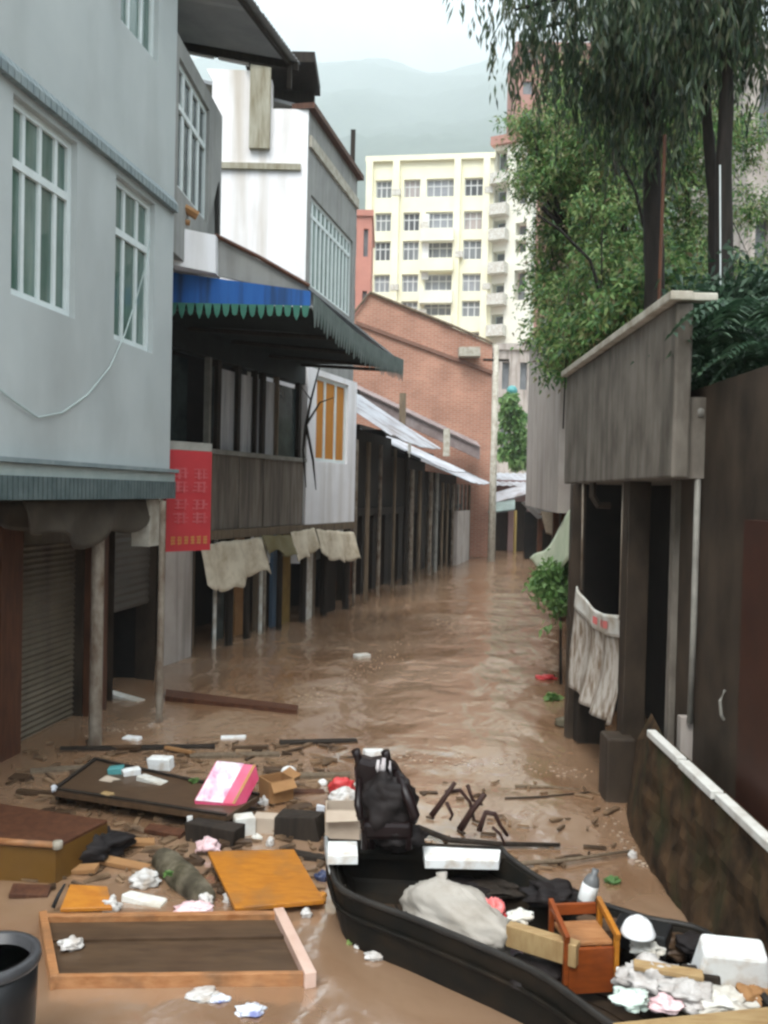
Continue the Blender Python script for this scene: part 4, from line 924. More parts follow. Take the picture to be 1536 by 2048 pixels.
# lime tarp sloping out to the water
q = MB()
T0, T1, T2, T3 = D(1150, 1005, 10.4), D(1152, 1108, 9.9), D(1078, 1140, 12.2), D(1060, 1118, 13.2)
def lt(a, b):
    p = (T0.lerp(T3, a)).lerp(T1.lerp(T2, a), b); p.z += .07 * math.sin(a * 9) * .5 - .12 * math.sin(a * math.pi); return p
q.grid(lt, 20, 8); tag(q.build('street_tarp', m_lime, smooth=True, solid=.012), 'pale lime tarp sloping down to the water past the planter posts', 'tarp')

# ================================================================== VEGETATION
def leafmesh(q, c, L_, W, d, n_, droop=0.0):
    d = d.normalized(); s = d.cross(n_)
    if s.length < 1e-4: s = Vector((1, 0, 0))
    s.normalize(); mid = c + d * L_ * .45; tip = c + d * L_ + Vector((0, 0, -droop * L_))
    b = len(q.v); q.v += [c, mid + s * W * .5, tip, mid - s * W * .5]; q.f.append((b, b + 1, b + 2, b + 3))
def rv(): 
    while True:
        v = Vector((rnd(-1, 1), rnd(-1, 1), rnd(-1, 1)))
        if 0.05 < v.length < 1: return v
def drooping_tree(label, trunk, r0, limbs, strands, seed, lf=(.16, .26), lw=.032, ln=(.25, .72), m=None, per=18):
    random.seed(seed); b = trunk[0]
    t = thing('drooping_tree', b, label, 'tree', 'dark drooping trees above the planter')
    fine = []
    for i in range(len(trunk) - 1):
        for j in range(5): p = trunk[i].lerp(trunk[i + 1], j / 5); fine.append(p + Vector((.07 * noise.noise(Vector((p.z * 1.1, seed, 0))), .05 * noise.noise(Vector((p.z, 3, seed))), 0)))
    fine.append(trunk[-1]); k = len(fine)
    MB().tube(fine, [r0 * (1 - .55 * i / (k - 1)) * (1 + .14 * noise.noise(Vector((i * 1.3, seed, 4)))) for i in range(k)], 10).build('trunk', m_bark, t, smooth=True)
    lm = MB(); ends = []
    for (s, e) in limbs:
        s = Vector(s); e = Vector(e); mid = s.lerp(e, .5) + Vector((0, 0, .25)); pts = [s, mid, e]
        lm.tube(pts, [r0 * .4, r0 * .26, r0 * .1], 6)
        for i in range(9): ends.append(s.lerp(mid, i / 8) if i < 4 else mid.lerp(e, (i - 3) / 5))
    lm.build('limb', m_bark, t, smooth=True)
    q = MB()
    for _ in range(strands):
        c = random.choice(ends) + rv() * .5 + Vector((0, 0, .12)); l_ = rnd(*ln); ax = Vector((rnd(-.18, .18), rnd(-.18, .18), -1)).normalized()
        for i in range(per):
            p = c + ax * l_ * (i + rnd(0, 1)) / per + rv() * .05
            d = Vector((rnd(-.45, .45), rnd(-.45, .45), -1)); leafmesh(q, p, rnd(*lf), lw * rnd(.7, 1.3), d, rv(), .1)
    q.build('crown', m or m_leaf_dark, t, fix=False)
    return t
def bushy_tree(label, trunk, r0, blobs, n, seed, m, lf=(.04, .10), lw=.021, group='mid green trees on the hillside', name='leafy_tree', lean=None):
    random.seed(seed); t = thing(name, trunk[0], label, 'tree' if 'tree' in name else 'bush', group)
    k = len(trunk); q = MB(); q.tube(trunk, [r0 * (1 - .6 * i / (k - 1)) for i in range(k)], 8)
    q.build('trunk', m_bark, t, smooth=True)
    lm = MB()
    for (c, rr) in blobs:
        lm.tube([trunk[-2], trunk[-1].lerp(Vector(c), .5) + Vector((0, 0, .1)), Vector(c)], [r0 * .35, r0 * .2, r0 * .06], 5)
    lm.build('limb', m_bark, t, smooth=True)
    q = MB(); tot = sum(r_ ** 2 for _, r_ in blobs)
    for (c, rr) in blobs:
        c = Vector(c); cl = max(4, int(n * rr ** 2 / tot / 30))
        for _ in range(cl):
            v = rv(); v = v.normalized() * (.35 + .65 * random.random() ** .6); o = c + Vector((v.x * rr, v.y * rr, v.z * rr * .85))
            sp = Vector((rnd(-1, 1), rnd(-1, 1), rnd(-.8, .4))).normalized()
            for _ in range(30):
                p = o + rv() * .09 + sp * rnd(0, .34) + Vector((0, 0, -.1 * random.random())); d = Vector((rnd(-.8, .8), rnd(-.8, .8), rnd(-1.0, .35))) + (p - c) * .3; leafmesh(q, p, rnd(*lf), lw * rnd(.7, 1.3), d, rv(), .2)
    q.build('crown', m, t, fix=False)
    return t
TP = lambda px, pys, Y: [D(px[i] if isinstance(px, (list, tuple)) else px, y, Y) for i, y in enumerate(pys)]
# dark drooping trees
t1 = [Vector((D(1312, 500, 8.0).x, 8.0, 3.2)), D(1308, 500, 8.0), D(1304, 250, 8.0), D(1300, 50, 8.0), D(1296, -220, 8.0)]
drooping_tree('dark drooping tree with the thickest trunk, over the planter coping', t1, .10,
    [(D(1302, 30, 8.0), D(1080, -90, 7.6)), (D(1302, 40, 8.0), D(930, -105, 7.4)), (D(1304, 90, 8.0), D(1170, 40, 7.8)), (D(1304, 100, 8), D(1390, -20, 8.2)), (D(1304, 60, 8), D(1030, 20, 7.7)), (D(1304, 160, 8), D(1130, 90, 8.3)), (D(1305, 220, 8), D(1190, 150, 8.2)), (D(1305, 240, 8), D(1240, 190, 8.1)), (D(1304, 120, 8), D(1060, 60, 8.4)), (D(1300, 0, 8), D(1120, -170, 8.4)), (D(1302, 90, 8), D(1230, -60, 7.2))], 720, 21, lf=(.06, .15), lw=.021)
t2 = [Vector((D(1432, 560, 7.2).x, 7.2, 3.2)), D(1428, 400, 7.2), D(1412, 200, 7.2), D(1400, 20, 7.2), D(1392, -200, 7.2)]
drooping_tree('dark drooping tree with the left trunk of the close pair', t2, .055,
    [(D(1402, 60, 7.2), D(1330, -80, 7)), (D(1404, 60, 7.2), D(1500, -60, 7)), (D(1400, 30, 7.2), D(1440, -150, 7.6))], 230, 22, lf=(.06, .15), lw=.021)
t3 = [Vector((D(1448, 560, 6.9).x, 6.9, 3.2)), D(1450, 400, 6.9), D(1452, 200, 6.9), D(1450, 20, 6.9), D(1448, -200, 6.9)]
drooping_tree('dark drooping tree with the right trunk of the close pair', t3, .075,
    [(D(1450, 40, 6.9), D(1530, -80, 6.6)), (D(1450, 60, 6.9), D(1600, 40, 7)), (D(1450, 10, 6.9), D(1380, -120, 6.4))], 230, 23, lf=(.06, .15), lw=.021)
# mid green trees behind
def blobs_px(lst): return [(D(px, py, Y), r_ * Y / 1800) for (px, py, Y, r_) in lst]
b0 = Vector((D(1150, 600, 12).x, 12, 3.4))
bushy_tree('feathery green tree leaning over the alley at the planter end', [b0, D(1205, 560, 11.6), D(1140, 470, 11.4), D(1085, 415, 11.2)], .07,
    blobs_px([(1105, 330, 11.2, 62), (1130, 255, 11.5, 75), (1160, 380, 11.6, 85), (1150, 170, 12, 70), (1080, 290, 11.6, 45), (1122, 470, 11.8, 62), (1190, 300, 12, 80), (1112, 560, 12, 52), (1062, 235, 11.3, 30), (1052, 345, 11.2, 22)]), 33000, 31, m_leaf_mid)
b0 = Vector((D(1260, 600, 10.5).x, 10.5, 3.6))
bushy_tree('yellowish green tree between the thick trunk and the alley', [b0, D(1255, 500, 10.5), D(1230, 330, 10.5), D(1225, 200, 10.5)], .05,
    blobs_px([(1230, 430, 10.6, 85), (1270, 330, 10.8, 85), (1200, 540, 10.2, 70), (1280, 520, 10.4, 75), (1240, 220, 10.8, 80), (1330, 240, 11, 80), (1150, 620, 10.4, 60)]), 29000, 32, m_leaf_mid)
b0 = Vector((D(1380, 600, 11.5).x, 11.5, 4.0))
bushy_tree('loose green tree filling the gap between the trunks', [b0, D(1378, 500, 11.5), D(1372, 360, 11.5), D(1365, 260, 11.5)], .05,
    blobs_px([(1370, 430, 11.5, 75), (1360, 320, 11.6, 75), (1385, 530, 11.2, 70), (1410, 250, 11.8, 60), (1340, 180, 11.8, 70), (1350, 80, 12, 70), (1480, 260, 12.5, 60), (1510, 400, 12.5, 45), (1510, 540, 12, 60)]), 25000, 33, m_leaf_mid)
# bare stems
for (pts, Y, r_, lab) in (([(1212, 690), (1205, 600), (1180, 520), (1120, 460), (1075, 430)], 9.6, .024, 'bare stem arching left above the planter'),
                          ([(1300, 560), (1290, 460), (1270, 380), (1235, 310), (1225, 270)], 9.0, .022, 'bare dark stem forking beside the thick trunk'),
                          ([(1198, 700), (1203, 580), (1204, 460)], 9.2, .013, 'straight dark stake standing upright in the planter'),
                          ([(1130, 720), (1135, 640), (1138, 560)], 9.3, .008, 'thin short stick at the far end of the planter')):
    P = [D(x, y, Y) for x, y in pts]; P[0] = Vector((P[0].x, P[0].y, 3.0))
    tag(MB().tube(P, [r_ * (1 - .5 * i / (len(P) - 1)) for i in range(len(P))], 6).build('plant_stem', m_bark, smooth=True), lab, 'stem')
p = D(1318, 560, 7.0); tag(MB().tube([(p.x, p.y, 3.0), D(1330, 270, 7.0)], .014, 7).build('rusty_pipe', m_wood_red), 'thin rusty pipe running up beside the thick trunk', 'pipe')
p = D(1441, 700, 6.4); tag(MB().tube([(p.x, p.y, 2.9), D(1441, 560, 6.4), D(1440, 330, 6.4)], .005, 6).build('white_conduit', m_pvc), 'thin white conduit between the paired trunks', 'pipe')
# ferns and bushes in the planter and over the brown wall
def fern(label, c, n, ln, seed, m):
    random.seed(seed); t = thing('fern_plant', c, label, 'plant', 'ferns over the planter and wall'); q = MB()
    for k in range(n):
        an = 2 * math.pi * k / n + rnd(-.3, .3); d = Vector((math.cos(an), math.sin(an), rnd(.5, 1.3))).normalized(); l_ = ln * rnd(.7, 1.15); prev = Vector(c)
        for s in range(12):
            f = (s + 1) / 12; p = Vector(c) + d * l_ * f + Vector((0, 0, -.75 * l_ * f * f)); ax = (p - prev).normalized(); sd = ax.cross(Vector((0, 0, 1))).normalized()
            for sg_ in (-1, 1): leafmesh(q, p, .16 * l_ * (1.1 - abs(f - .4)) * 1.6, .03, sd * sg_ + ax * .4, Vector((0, 0, 1)), .3)
            prev = p
    q.build('fronds', m, t, fix=False); return t
for i, (px, py, Y, n, l_, lab) in enumerate(((1500, 640, 5.4, 16, .55, 'dark fern spilling over the brown wall top'), (1430, 690, 5.7, 13, .42, 'dark fern next to the planter corner on the brown wall'), (1525, 720, 5.2, 12, .4, 'lowest dark fern hanging at the wall edge'), (1395, 620, 6.2, 12, .4, 'dark fern behind the planter near corner'))):
    fern(lab, D(px, py, Y), n, l_, 50 + i, m_leaf_fern)
def bush(label, lst, n, seed, m, base, lf=(.045, .10), lw=.03, group='bushes on the right bank'):
    bl = blobs_px(lst); b = Vector(base)
    return bushy_tree(label, [b, b.lerp(bl[0][0], .5), bl[0][0]], .02, bl, n, seed, m, lf, lw, group, 'leafy_bush')
bush('dark bush behind the brown wall top', [(1440, 620, 6.6, 75), (1510, 600, 6.4, 70), (1490, 720, 6.0, 60), (1420, 720, 6.2, 50)], 9000, 61, m_leaf_fern, (2.6, 6.4, 3.0))
bush('bright bush growing behind the planter coping', [(1270, 590, 8.4, 55), (1220, 640, 8.8, 50), (1330, 560, 8.6, 50), (1160, 680, 9.4, 40)], 9000, 62, m_leaf_mid, (2.55, 8.6, 3.0))
bush('low bush at the far end of the planter', [(1118, 640, 11, 46), (1108, 570, 11.4, 40), (1130, 700, 10.4, 36)], 3000, 63, m_leaf_mid, (2.6, 10.6, 3.1))
bush('bright green plant at the water edge past the dark post', [(1120, 1142, 10.8, 24), (1132, 1186, 10.6, 18), (1106, 1132, 11, 13)], 2400, 64, m_leaf_bright, (D(1126, 1200, 10.5).x, 10.5, .1), (.05, .11), .04)
bush('light green shrub beyond the utility pole', [(1030, 830, 48, 22), (1042, 872, 48, 22), (1020, 798, 48, 14), (1015, 905, 48, 18), (1050, 915, 48, 18), (1000, 870, 48, 12)], 3200, 65, m_leaf_bright, (D(1032, 900, 48).x, 48, 3), (.25, .5), .2)
tq = D(1024, 782, 48.6); tag(MB().blob(tq, (.3, .3, .3), seed=4, amp=.1).build('water_tank', m_teal_plastic, smooth=True), 'teal water tank above the light green shrub', 'tank')

# ================================================================== BOAT
Zg = 0.27
Lp = [G(x, y, Zg) for x, y in ((655, 1706), (662, 1742), (690, 1786), (832, 1842), (1051, 1936), (1180, 2022))] + [Vector((1.18, 2.95, Zg))]
Rp = [G(x, y, Zg) for x, y in ((1000, 1722), (1060, 1750), (1120, 1778), (1180, 1803), (1290, 1838), (1420, 1872))] + [Vector((1.60, 3.55, Zg))]
for p in Rp: p.x = min(p.x, 1.62)
boat = thing('wooden_boat', (.7, 4.2, -.1), 'black tarred wooden boat piled with rubbish along the parapet', 'boat')
NS = 28
def samp(P, t):
    k = len(P) - 1; f = t * k; i = min(int(f), k - 1); a = f - i
    p0 = P[max(i - 1, 0)]; p1 = P[i]; p2 = P[i + 1]; p3 = P[min(i + 2, k)]
    return .5 * ((2 * p1) + (p2 - p0) * a + (2 * p0 - 5 * p1 + 4 * p2 - p3) * a * a + (3 * p1 - p0 - 3 * p2 + p3) * a ** 3)
q = MB(); secs = []
for i in range(NS + 1):
    t = i / NS; l, r = samp(Lp, t), samp(Rp, t); c = (l + r) / 2; rise = .07 * max(0, 1 - t * 4) ** 2
    up_ = lambda p, k, z: Vector((c.x + (p.x - c.x) * k, c.y + (p.y - c.y) * k, z))
    wv_ = (l - c).length; th = .035 / wv_
    zb = -.12 + .22 * max(0, 1 - t * 5) ** 2; zi = .05 + .12 * max(0, 1 - t * 5) ** 2
    secs.append([up_(l, .86, zb), up_(l, .95, .08), up_(l, 1, Zg + rise), up_(l, 1 - th, Zg + rise), up_(l, .88 - th, .14 + zi * .3), up_(l, .76 - th, zi), up_(r, .76 - th, zi), up_(r, .88 - th, .14 + zi * .3), up_(r, 1 - th, Zg + rise), up_(r, 1, Zg + rise), up_(r, .95, .08), up_(r, .86, zb)])
n_ = 12; vs = [p for s in secs for p in s]; fs = []
for i in range(NS):
    for j in range(n_): fs.append((i * n_ + j, i * n_ + (j + 1) % n_, (i + 1) * n_ + (j + 1) % n_, (i + 1) * n_ + j))
fs.append(tuple(range(n_ - 1, -1, -1))); fs.append(tuple(NS * n_ + j for j in range(n_)))
q.add(vs, fs); q.build('hull', m_hull, boat)
# bow transom, inner ribs, gunwale trim, thwarts
s0 = secs[0]; s2 = secs[2]
q = MB(); q.slab([s0[2] + Vector((0, 0, .012)), s0[9] + Vector((0, 0, .012)), s2[9] + Vector((0, 0, .004)), s2[2] + Vector((0, 0, .004))], .03, (0, 0, -1)); q.build('bow_deck', m_hull, boat)
q = MB(); dv = (secs[1][5] - secs[0][5]).normalized() * .03; q.poly([s0[j] for j in (2, 9, 10, 11, 0, 1)], dv); q.build('transom', m_hull, boat)
q = MB(); q.tube([s[2] + Vector((0, 0, .006)) for s in secs], .016, 6); q.tube([s[9] + Vector((0, 0, .006)) for s in secs], .016, 6); q.build('gunwale', mat('worn_gunwale', (0.012, 0.011, 0.010), (0.03, 0.026, 0.022), 6, rough=.5), boat, smooth=True)
for i in (8, 13, 18):
    s = secs[i]; MB().tube([s[3], s[4], s[5], s[6], s[7], s[8]], .016, 6).build('rib', m_hull, boat)
for k_ in (1,): MB().tube([s[1] + (s[2] - s[1]) * .45 + ((s[1] - s[6]).normalized()) * .012 for s in secs], .012, 6).build('rubbing_strake', m_hull, boat, smooth=True)
for k_ in range(5):
    f0, f1 = .12 + .155 * k_, .12 + .155 * (k_ + 1) - .02
    q = MB()
    for i in range(4, NS - 1): 
        A_ = secs[i][5].lerp(secs[i][6], f0); B_ = secs[i][5].lerp(secs[i][6], f1); C_ = secs[i + 1][5].lerp(secs[i + 1][6], f1); D_ = secs[i + 1][5].lerp(secs[i + 1][6], f0); up4 = Vector((0, 0, .018)); q.add([A_ + up4, B_ + up4, C_ + up4, D_ + up4], [(0, 1, 2, 3)])
    q.build('floor_board', mat('muddy_board', (.022, .015, .010), (.05, .033, .02), 4, (3, 3, 3), rough=.5, bump=.1), boat, solid=.012)
a, b = G(1225, 2045, .30), G(1545, 2012, .30); q = MB(); q.slab([a, b, b + Vector((.02, -.14, 0)), a + Vector((.02, -.14, 0))], .03, (0, 0, -1)); q.build('thwart', m_yellow_wood, boat, bevel=.004)
# white metal strip on the left bow edge
q = MB(); q.tube([secs[0][2] + Vector((-.01, 0, .02)), secs[2][2] + Vector((-.012, 0, .016)), secs[4][2] + Vector((-.012, 0, .012)), secs[6][2] + Vector((-.012, 0, .005))], [.012, .011, .009, .004], 6); q.build('bow_trim', m_metal, boat, smooth=True)

# --- helper builders for rubbish
def qslab(name, px4, z, t, m, label, cat, group=None, tilt=(0, 0, 0, 0), bevel=.004):
    P = [G(x, y, z + tilt[i]) for i, (x, y) in enumerate(px4)]
    return tag(MB().slab(P, t, (0, 0, -1)).build(name, m, bevel=bevel), label, cat, group)
def chunk(name, px, py, wpx, hm, m, label, cat, group=None, z=0.0, asp=.6, rz=None, seed=0, sink=.028, bevel=.008, tilt=None):
    random.seed(seed * 13 + 5); p = G(px, py, z); wd = wpx * p.y / 1800; rz = rnd(-.5, .5) if rz is None else rz
    M4 = Matrix.Rotation(rz, 4, 'Z') @ Matrix.Rotation(rnd(-.12, .12) if tilt is None else tilt, 4, 'X') @ Matrix.Rotation(rnd(-.1, .1), 4, 'Y')
    q = MB(); q.box((p.x, p.y, z + hm / 2 - sink), (wd, wd * asp, hm), m=M4)
    random.seed(seed)
    for v in q.v: v += Vector((rnd(-1, 1), rnd(-1, 1), rnd(-1, 1))) * wd * .045
    return tag(q.build(name, m, bevel=bevel), label, cat, group)
def bag(name, px, py, wpx, hm, m, label, cat='bag', group=None, z=0.0, asp=.8, rz=0.0, seed=0, amp=.35, freq=2.6, sink=.25):
    p = G(px, py, z); wd = wpx * p.y / 1800
    q = MB(); q.crumple((p.x, p.y, z + hm * (.5 - sink)), (wd / 2 * 1.1, wd / 2 * asp * 1.1, hm / 2 * 1.1), Matrix.Rotation(rz, 4, 'Z'), seed, 36, 24, min(.5, amp * 1.1) if amp > .15 else amp * .4)
    return tag(q.build(name, m, smooth=True), label, cat, group)
def carton(name, px, py, wpx, dm, hm, m, label, rz, group=None, z=0.0, open_=True, minner=None, lean=0):
    p = G(px, py, z); wd = wpx * p.y / 1800; t = thing(name, (p.x, p.y, z), label, 'box', group)
    M4 = Matrix.Translation((p.x, p.y, z - .02)) @ Matrix.Rotation(rz, 4, 'Z') @ Matrix.Rotation(lean, 4, 'X')
    q = MB(); th = .008
    bx = lambda cx, cy, cz, sx, sy, sz: q.hexa([M4 @ Vector((cx + i * sx / 2, cy + j * sy / 2, cz + k * sz / 2)) for k in (-1, 1) for (i, j) in ((-1, -1), (1, -1), (1, 1), (-1, 1))])
    bx(0, -dm / 2, hm / 2, wd, th, hm); bx(0, dm / 2, hm / 2, wd, th, hm); bx(-wd / 2, 0, hm / 2, th, dm - th, hm); bx(wd / 2, 0, hm / 2, th, dm - th, hm); bx(0, 0, .01, wd - th, dm - th, .012)
    q.build('box_sides', m, t)
    f = MB(); 
    def flap(P): f.slab([M4 @ Vector(x) for x in P], .006, M4.to_3x3() @ Vector((0, 0, -1)))
    if open_:
        flap([(-wd / 2, -dm / 2, hm), (wd / 2, -dm / 2, hm), (wd / 2, -dm * .8, hm - .05), (-wd / 2, -dm * .8, hm - .06)]); flap([(wd / 2, -dm / 2, hm), (wd / 2, dm / 2, hm), (wd / 2 + dm * .35, dm / 2, hm + .03), (wd / 2 + dm * .35, -dm / 2, hm + .02)])
    else:
        flap([(-wd / 2, -dm / 2, hm + .008), (wd / 2, -dm / 2, hm + .008), (wd / 2, dm / 2, hm + .008), (-wd / 2, dm / 2, hm + .008)])
    f.build('flap', minner or m, t)
    return t

# --- on the boat
q = MB(); p0, p1 = G(848, 1800, .24), G(985, 1880, .22); ax = (p1 - p0); rz = math.atan2(ax.y, ax.x)
sack_ = thing('bulging_sack', (p0 + p1) / 2, 'big bulging grey white sack lying along the boat floor', 'sack')
q.crumple((p0 + p1) / 2, (ax.length / 2 + .13, .165, .165), Matrix.Rotation(rz, 4, 'Z'), 3); q.build('sack_body', m_sack, sack_, smooth=True)
tpk = G(885, 1760, .36); q = MB(); q.tube([tpk + Vector((.02, 0, -.07)), tpk + Vector((0, 0, -.01)), tpk + Vector((-.005, .01, .035))], [.05, .022, .03], 8); q.build('tied_neck', m_sack, sack_, smooth=True)
bag('carrier_bag', 985, 1845, 52, .16, m_coral, 'coral red carrier bag at the end of the big sack', z=.24, seed=5)
bag('carrier_bag', 1003, 1875, 30, .16, m_redbag, 'small deep red bag tucked below the coral bag in the boat', z=.18, seed=6, asp=.6)
chunk('paper_packet', 1030, 1900, 34, .07, m_pinkwhite, 'pale packet beside the red bags in the boat', 'packet', z=.16, seed=7)
a, b = G(1012, 1850, .34), G(1152, 1892, .36); d = Vector((.03, .05, 0)); q = MB(); q.slab([a, b, b + d, a + d], .1, (0, 0, -1)); tag(q.build('loose_plank', m_yellow_wood, bevel=.004), 'yellowish plank on edge between red bag and orange chair', 'plank', 'planks lying in the boat')
bag('rag_heap', 1040, 1838, 56, .05, m_foam_dirty, 'pale rag lying on top of the yellowish plank', 'rag', z=.33, seed=8)
# small orange chair
cb = G(1180, 1985, .13); ch = thing('small_chair', cb, 'small orange wooden chair with boxy front and slanted arms in the boat', 'chair')
M4 = Matrix.Translation(cb) @ Matrix.Rotation(R(8), 4, 'Z')
def bxm(q, cx, cy, cz, sx, sy, sz, ry=0, rx=0):
    m_ = M4 @ Matrix.Translation((cx, cy, cz)) @ Matrix.Rotation(ry, 4, 'Y') @ Matrix.Rotation(rx, 4, 'X')
    q.hexa([m_ @ Vector((i * sx / 2, j * sy / 2, k * sz / 2)) for k in (-1, 1) for (i, j) in ((-1, -1), (1, -1), (1, 1), (-1, 1))])
q = MB(); bxm(q, 0, 0, .1, .205, .02, .2); q.build('front_panel', m_orange_wood, ch, bevel=.004)
q = MB(); bxm(q, 0, .11, .21, .205, .2, .018); q.build('seat', m_pine, ch, bevel=.004)
for s in (-1, 1):
    q = MB(); bxm(q, s * .115, .1, .28, .022, .25, .03, rx=R(14)); bxm(q, s * .115, .0, .15, .022, .025, .22); bxm(q, s * .115, .2, .15, .022, .025, .32); q.build('armrest', m_orange_wood if s < 0 else m_orange_ply, ch, bevel=.003)
q = MB(); bxm(q, 0, .22, .27, .205, .02, .05); bxm(q, 0, .22, .12, .205, .02, .05); q.build('back_rail', m_orange_wood, ch, bevel=.003)
chunk('foam_cup', 1245, 1955, 26, .07, m_foam, 'white lump wedged by the orange chair arm', 'foam', z=.22, seed=9)
# enamel bowl upside down
p = G(1276, 1868, .37); bw = MB(); bw.lathe((p.x, p.y, .37), [(.075, -.0), (.077, .008), (.07, .022), (.058, .05), (.04, .068), (.022, .073), (.02, .08), (.001, .08)], 24)
tag(bw.build('enamel_bowl', m_ceramic, smooth=True), 'white bowl turned upside down on the boat side', 'bowl')
p = G(1282, 1868, .33); tag(MB().box((p.x + .02, p.y + .05, .30), (.24, .16, .1), rz=-.5).build('dark_box', m_black, bevel=.01), 'black box under the upturned white bowl', 'box')
# foam tub on its side
fb = G(1462, 1972, .25); t = thing('foam_tub', fb, 'white foam box tipped on its side at the boat end', 'box')
q = MB(); M4 = Matrix.Translation(fb) @ Matrix.Rotation(R(-10), 4, 'Z') @ Matrix.Rotation(R(14), 4, 'X')
W2, W1, hh, th = .155, .125, .19, .05
q.hexa([M4 @ Vector(v) for v in ((-W2, -th, 0), (W2, -th, 0), (W2, th + .05, 0), (-W2, th + .05, 0), (-W1, -th, hh), (W1, -th, hh), (W1, th + .03, hh), (-W1, th + .03, hh))]); q.build('tub_body', m_foam, t, bevel=.018)
q = MB(); q.hexa([M4 @ Vector(v) for v in ((-W2 - .012, -th - .012, -.03), (W2 + .012, -th - .012, -.03), (W2 + .012, th + .06, -.03), (-W2 - .012, th + .06, -.03), (-W2 - .012, -th - .012, -.001), (W2 + .012, -th - .012, -.001), (W2 + .012, th + .06, -.001), (-W2 - .012, th + .06, -.001))]); q.build('tub_rim', m_foam, t, bevel=.008)
# bottle standing near the parapet side
p = G(1168, 1812, .30); q = MB(); bt = thing('plastic_bottle', (p.x, p.y, .3), 'grey plastic bottle with white label leaning on the boat side', 'bottle')
M5 = Matrix.Rotation(R(16), 4, 'Y'); q.lathe((p.x, p.y, .30), [(.001, 0), (.036, 0), (.04, .01), (.04, .12), (.03, .15), (.016, .165), (.016, .19), (.001, .19)], 16, M5); q.build('bottle_body', mat('grey_plastic', (.16, .17, .17), (.12, .12, .12), 5, rough=.3), bt, smooth=True)
q = MB(); q.lathe((p.x, p.y, .30), [(.0405, .03), (.0415, .032), (.0415, .11), (.0405, .112)], 16, M5); q.build('bottle_label', m_foam, bt, smooth=True)
# film heap and rags near the stern
bag('film_heap', 1300, 1975, 130, .15, m_clear, 'crumpled clear plastic film heap behind the yellow thwart', 'film', z=.22, seed=11, amp=.5, freq=3.6)
bag('film_heap', 1375, 1998, 120, .09, m_clear, 'flat crumpled plastic film below the foam box', 'film', z=.25, seed=12, amp=.5, freq=4.2)
bag('carrier_bag', 1262, 2008, 80, .07, mat('mint_bag', (.62, .70, .64), (.48, .58, .50), 8, rough=.35, bump=.4), 'pale mint bag at the near end of the film heap', z=.28, seed=13, amp=.45)
a, b = G(1268, 1932, .33), G(1408, 1955, .33); d = Vector((.01, .045, .01)); tag(MB().slab([a, b, b + d, a + d], .02, (0, 0, -1)).build('loose_plank', m_yellow_wood, bevel=.003), 'short pale plank over the film heap', 'plank', 'planks lying in the boat')
chunk('scrap_wood', 1400, 1950, 70, .05, m_wood, 'dark wood scrap against the foam box', 'scrap', z=.3, seed=14)
bag('food_scrap', 1295, 1905, 70, .06, m_foam_dirty, 'pale rubbish heap right of the orange chair', 'rubbish', z=.28, seed=15, amp=.5)
bag('rubber_tyre', 1400, 1905, 90, .1, m_blackcloth, 'black rubbish heap between the bowl and the foam box', 'rubbish', z=.26, seed=16, amp=.4)
bag('black_sheet', 1110, 1800, 120, .1, m_blackcloth, 'black plastic sheet crumpled beside the grey bottle', 'sheet', z=.25, seed=17, amp=.5)
# foam slabs on the bow
qslab('foam_slab', ((655, 1711), (716, 1711), (714, 1682), (656, 1682)), Zg + .10, .05, m_foam, 'short white foam slab on the bow left of the dark chair', 'foam', 'foam slabs on the boat bow')
qslab('foam_slab', ((850, 1719), (998, 1722), (1002, 1696), (845, 1692)), Zg + .07, .05, m_foam, 'long white foam slab on the bow right of the dark chair', 'foam', 'foam slabs on the boat bow')
chunk('foam_block', 788, 1690, 28, .05, m_foam_dirty, 'small grey white block under the dark chair', 'foam', z=Zg + .06, seed=18)
# dark upright armchair at the bow
cp = G(768, 1702, Zg + .05); ac = thing('padded_armchair', cp, 'dark padded armchair with torn back standing on the boat bow', 'armchair')
cz = cp.y
def CP(px, py, dy=0.0): return D(px, py, cz + dy)
q = MB()
bkf = [CP(716, 1515), CP(742, 1523), CP(764, 1520), CP(792, 1530), CP(820, 1585), CP(832, 1640), CP(826, 1672), CP(722, 1672), CP(714, 1610), CP(708, 1540)]
q.poly(bkf, (0, .12, 0)); q.build('backrest', m_leather, ac, bevel=.03)
q = MB(); q.box((CP(775, 1650).x, cz - .06, CP(775, 1645).z), (.27, .16, .10)); q.build('seat', m_leather, ac, bevel=.025)
for (x, y) in ((714, 1503), (773, 1505)):
    pts = [CP(x + 6, y + 32, .03), CP(x + 2, y + 12, .03), CP(x - 3, y - 2, .02)]; MB().tube(pts, [.026, .022, .026], 10).build('back_post', m_leather, ac, smooth=True)
q = MB(); q.tube([CP(795, 1545, -.02), CP(815, 1590, -.12), CP(829, 1632, -.16), CP(826, 1645, -.16)], [.022, .03, .032, .02], 10); q.build('armrest', m_leather, ac, smooth=True)
q = MB(); q.tube([CP(718, 1560, -.02), CP(716, 1610, -.12), CP(722, 1640, -.16)], [.018, .022, .018], 10); q.build('armrest', m_leather, ac, smooth=True)
for (x, dy) in ((730, -.12), (745, .03), (818, -.12), (815, .03)):
    a = CP(x, 1660, dy); MB().tube([a, (a.x, a.y, CP(x, 1698, dy).z)], .02, 8).build('leg', m_leather, ac)
q = MB()
for (x, y0_, y1_, w_) in ((757, 1520, 1552, .016), (768, 1516, 1556, .02), (781, 1522, 1548, .012), (763, 1530, 1560, .012)): q.tube([CP(x, y0_, -.012), CP(x - 2, (y0_ + y1_) / 2, -.03), CP(x + 1, y1_, -.014)], [w_ * .6, w_ * .8, .004], 6)
q.build('torn_padding', m_torn, ac, smooth=True)
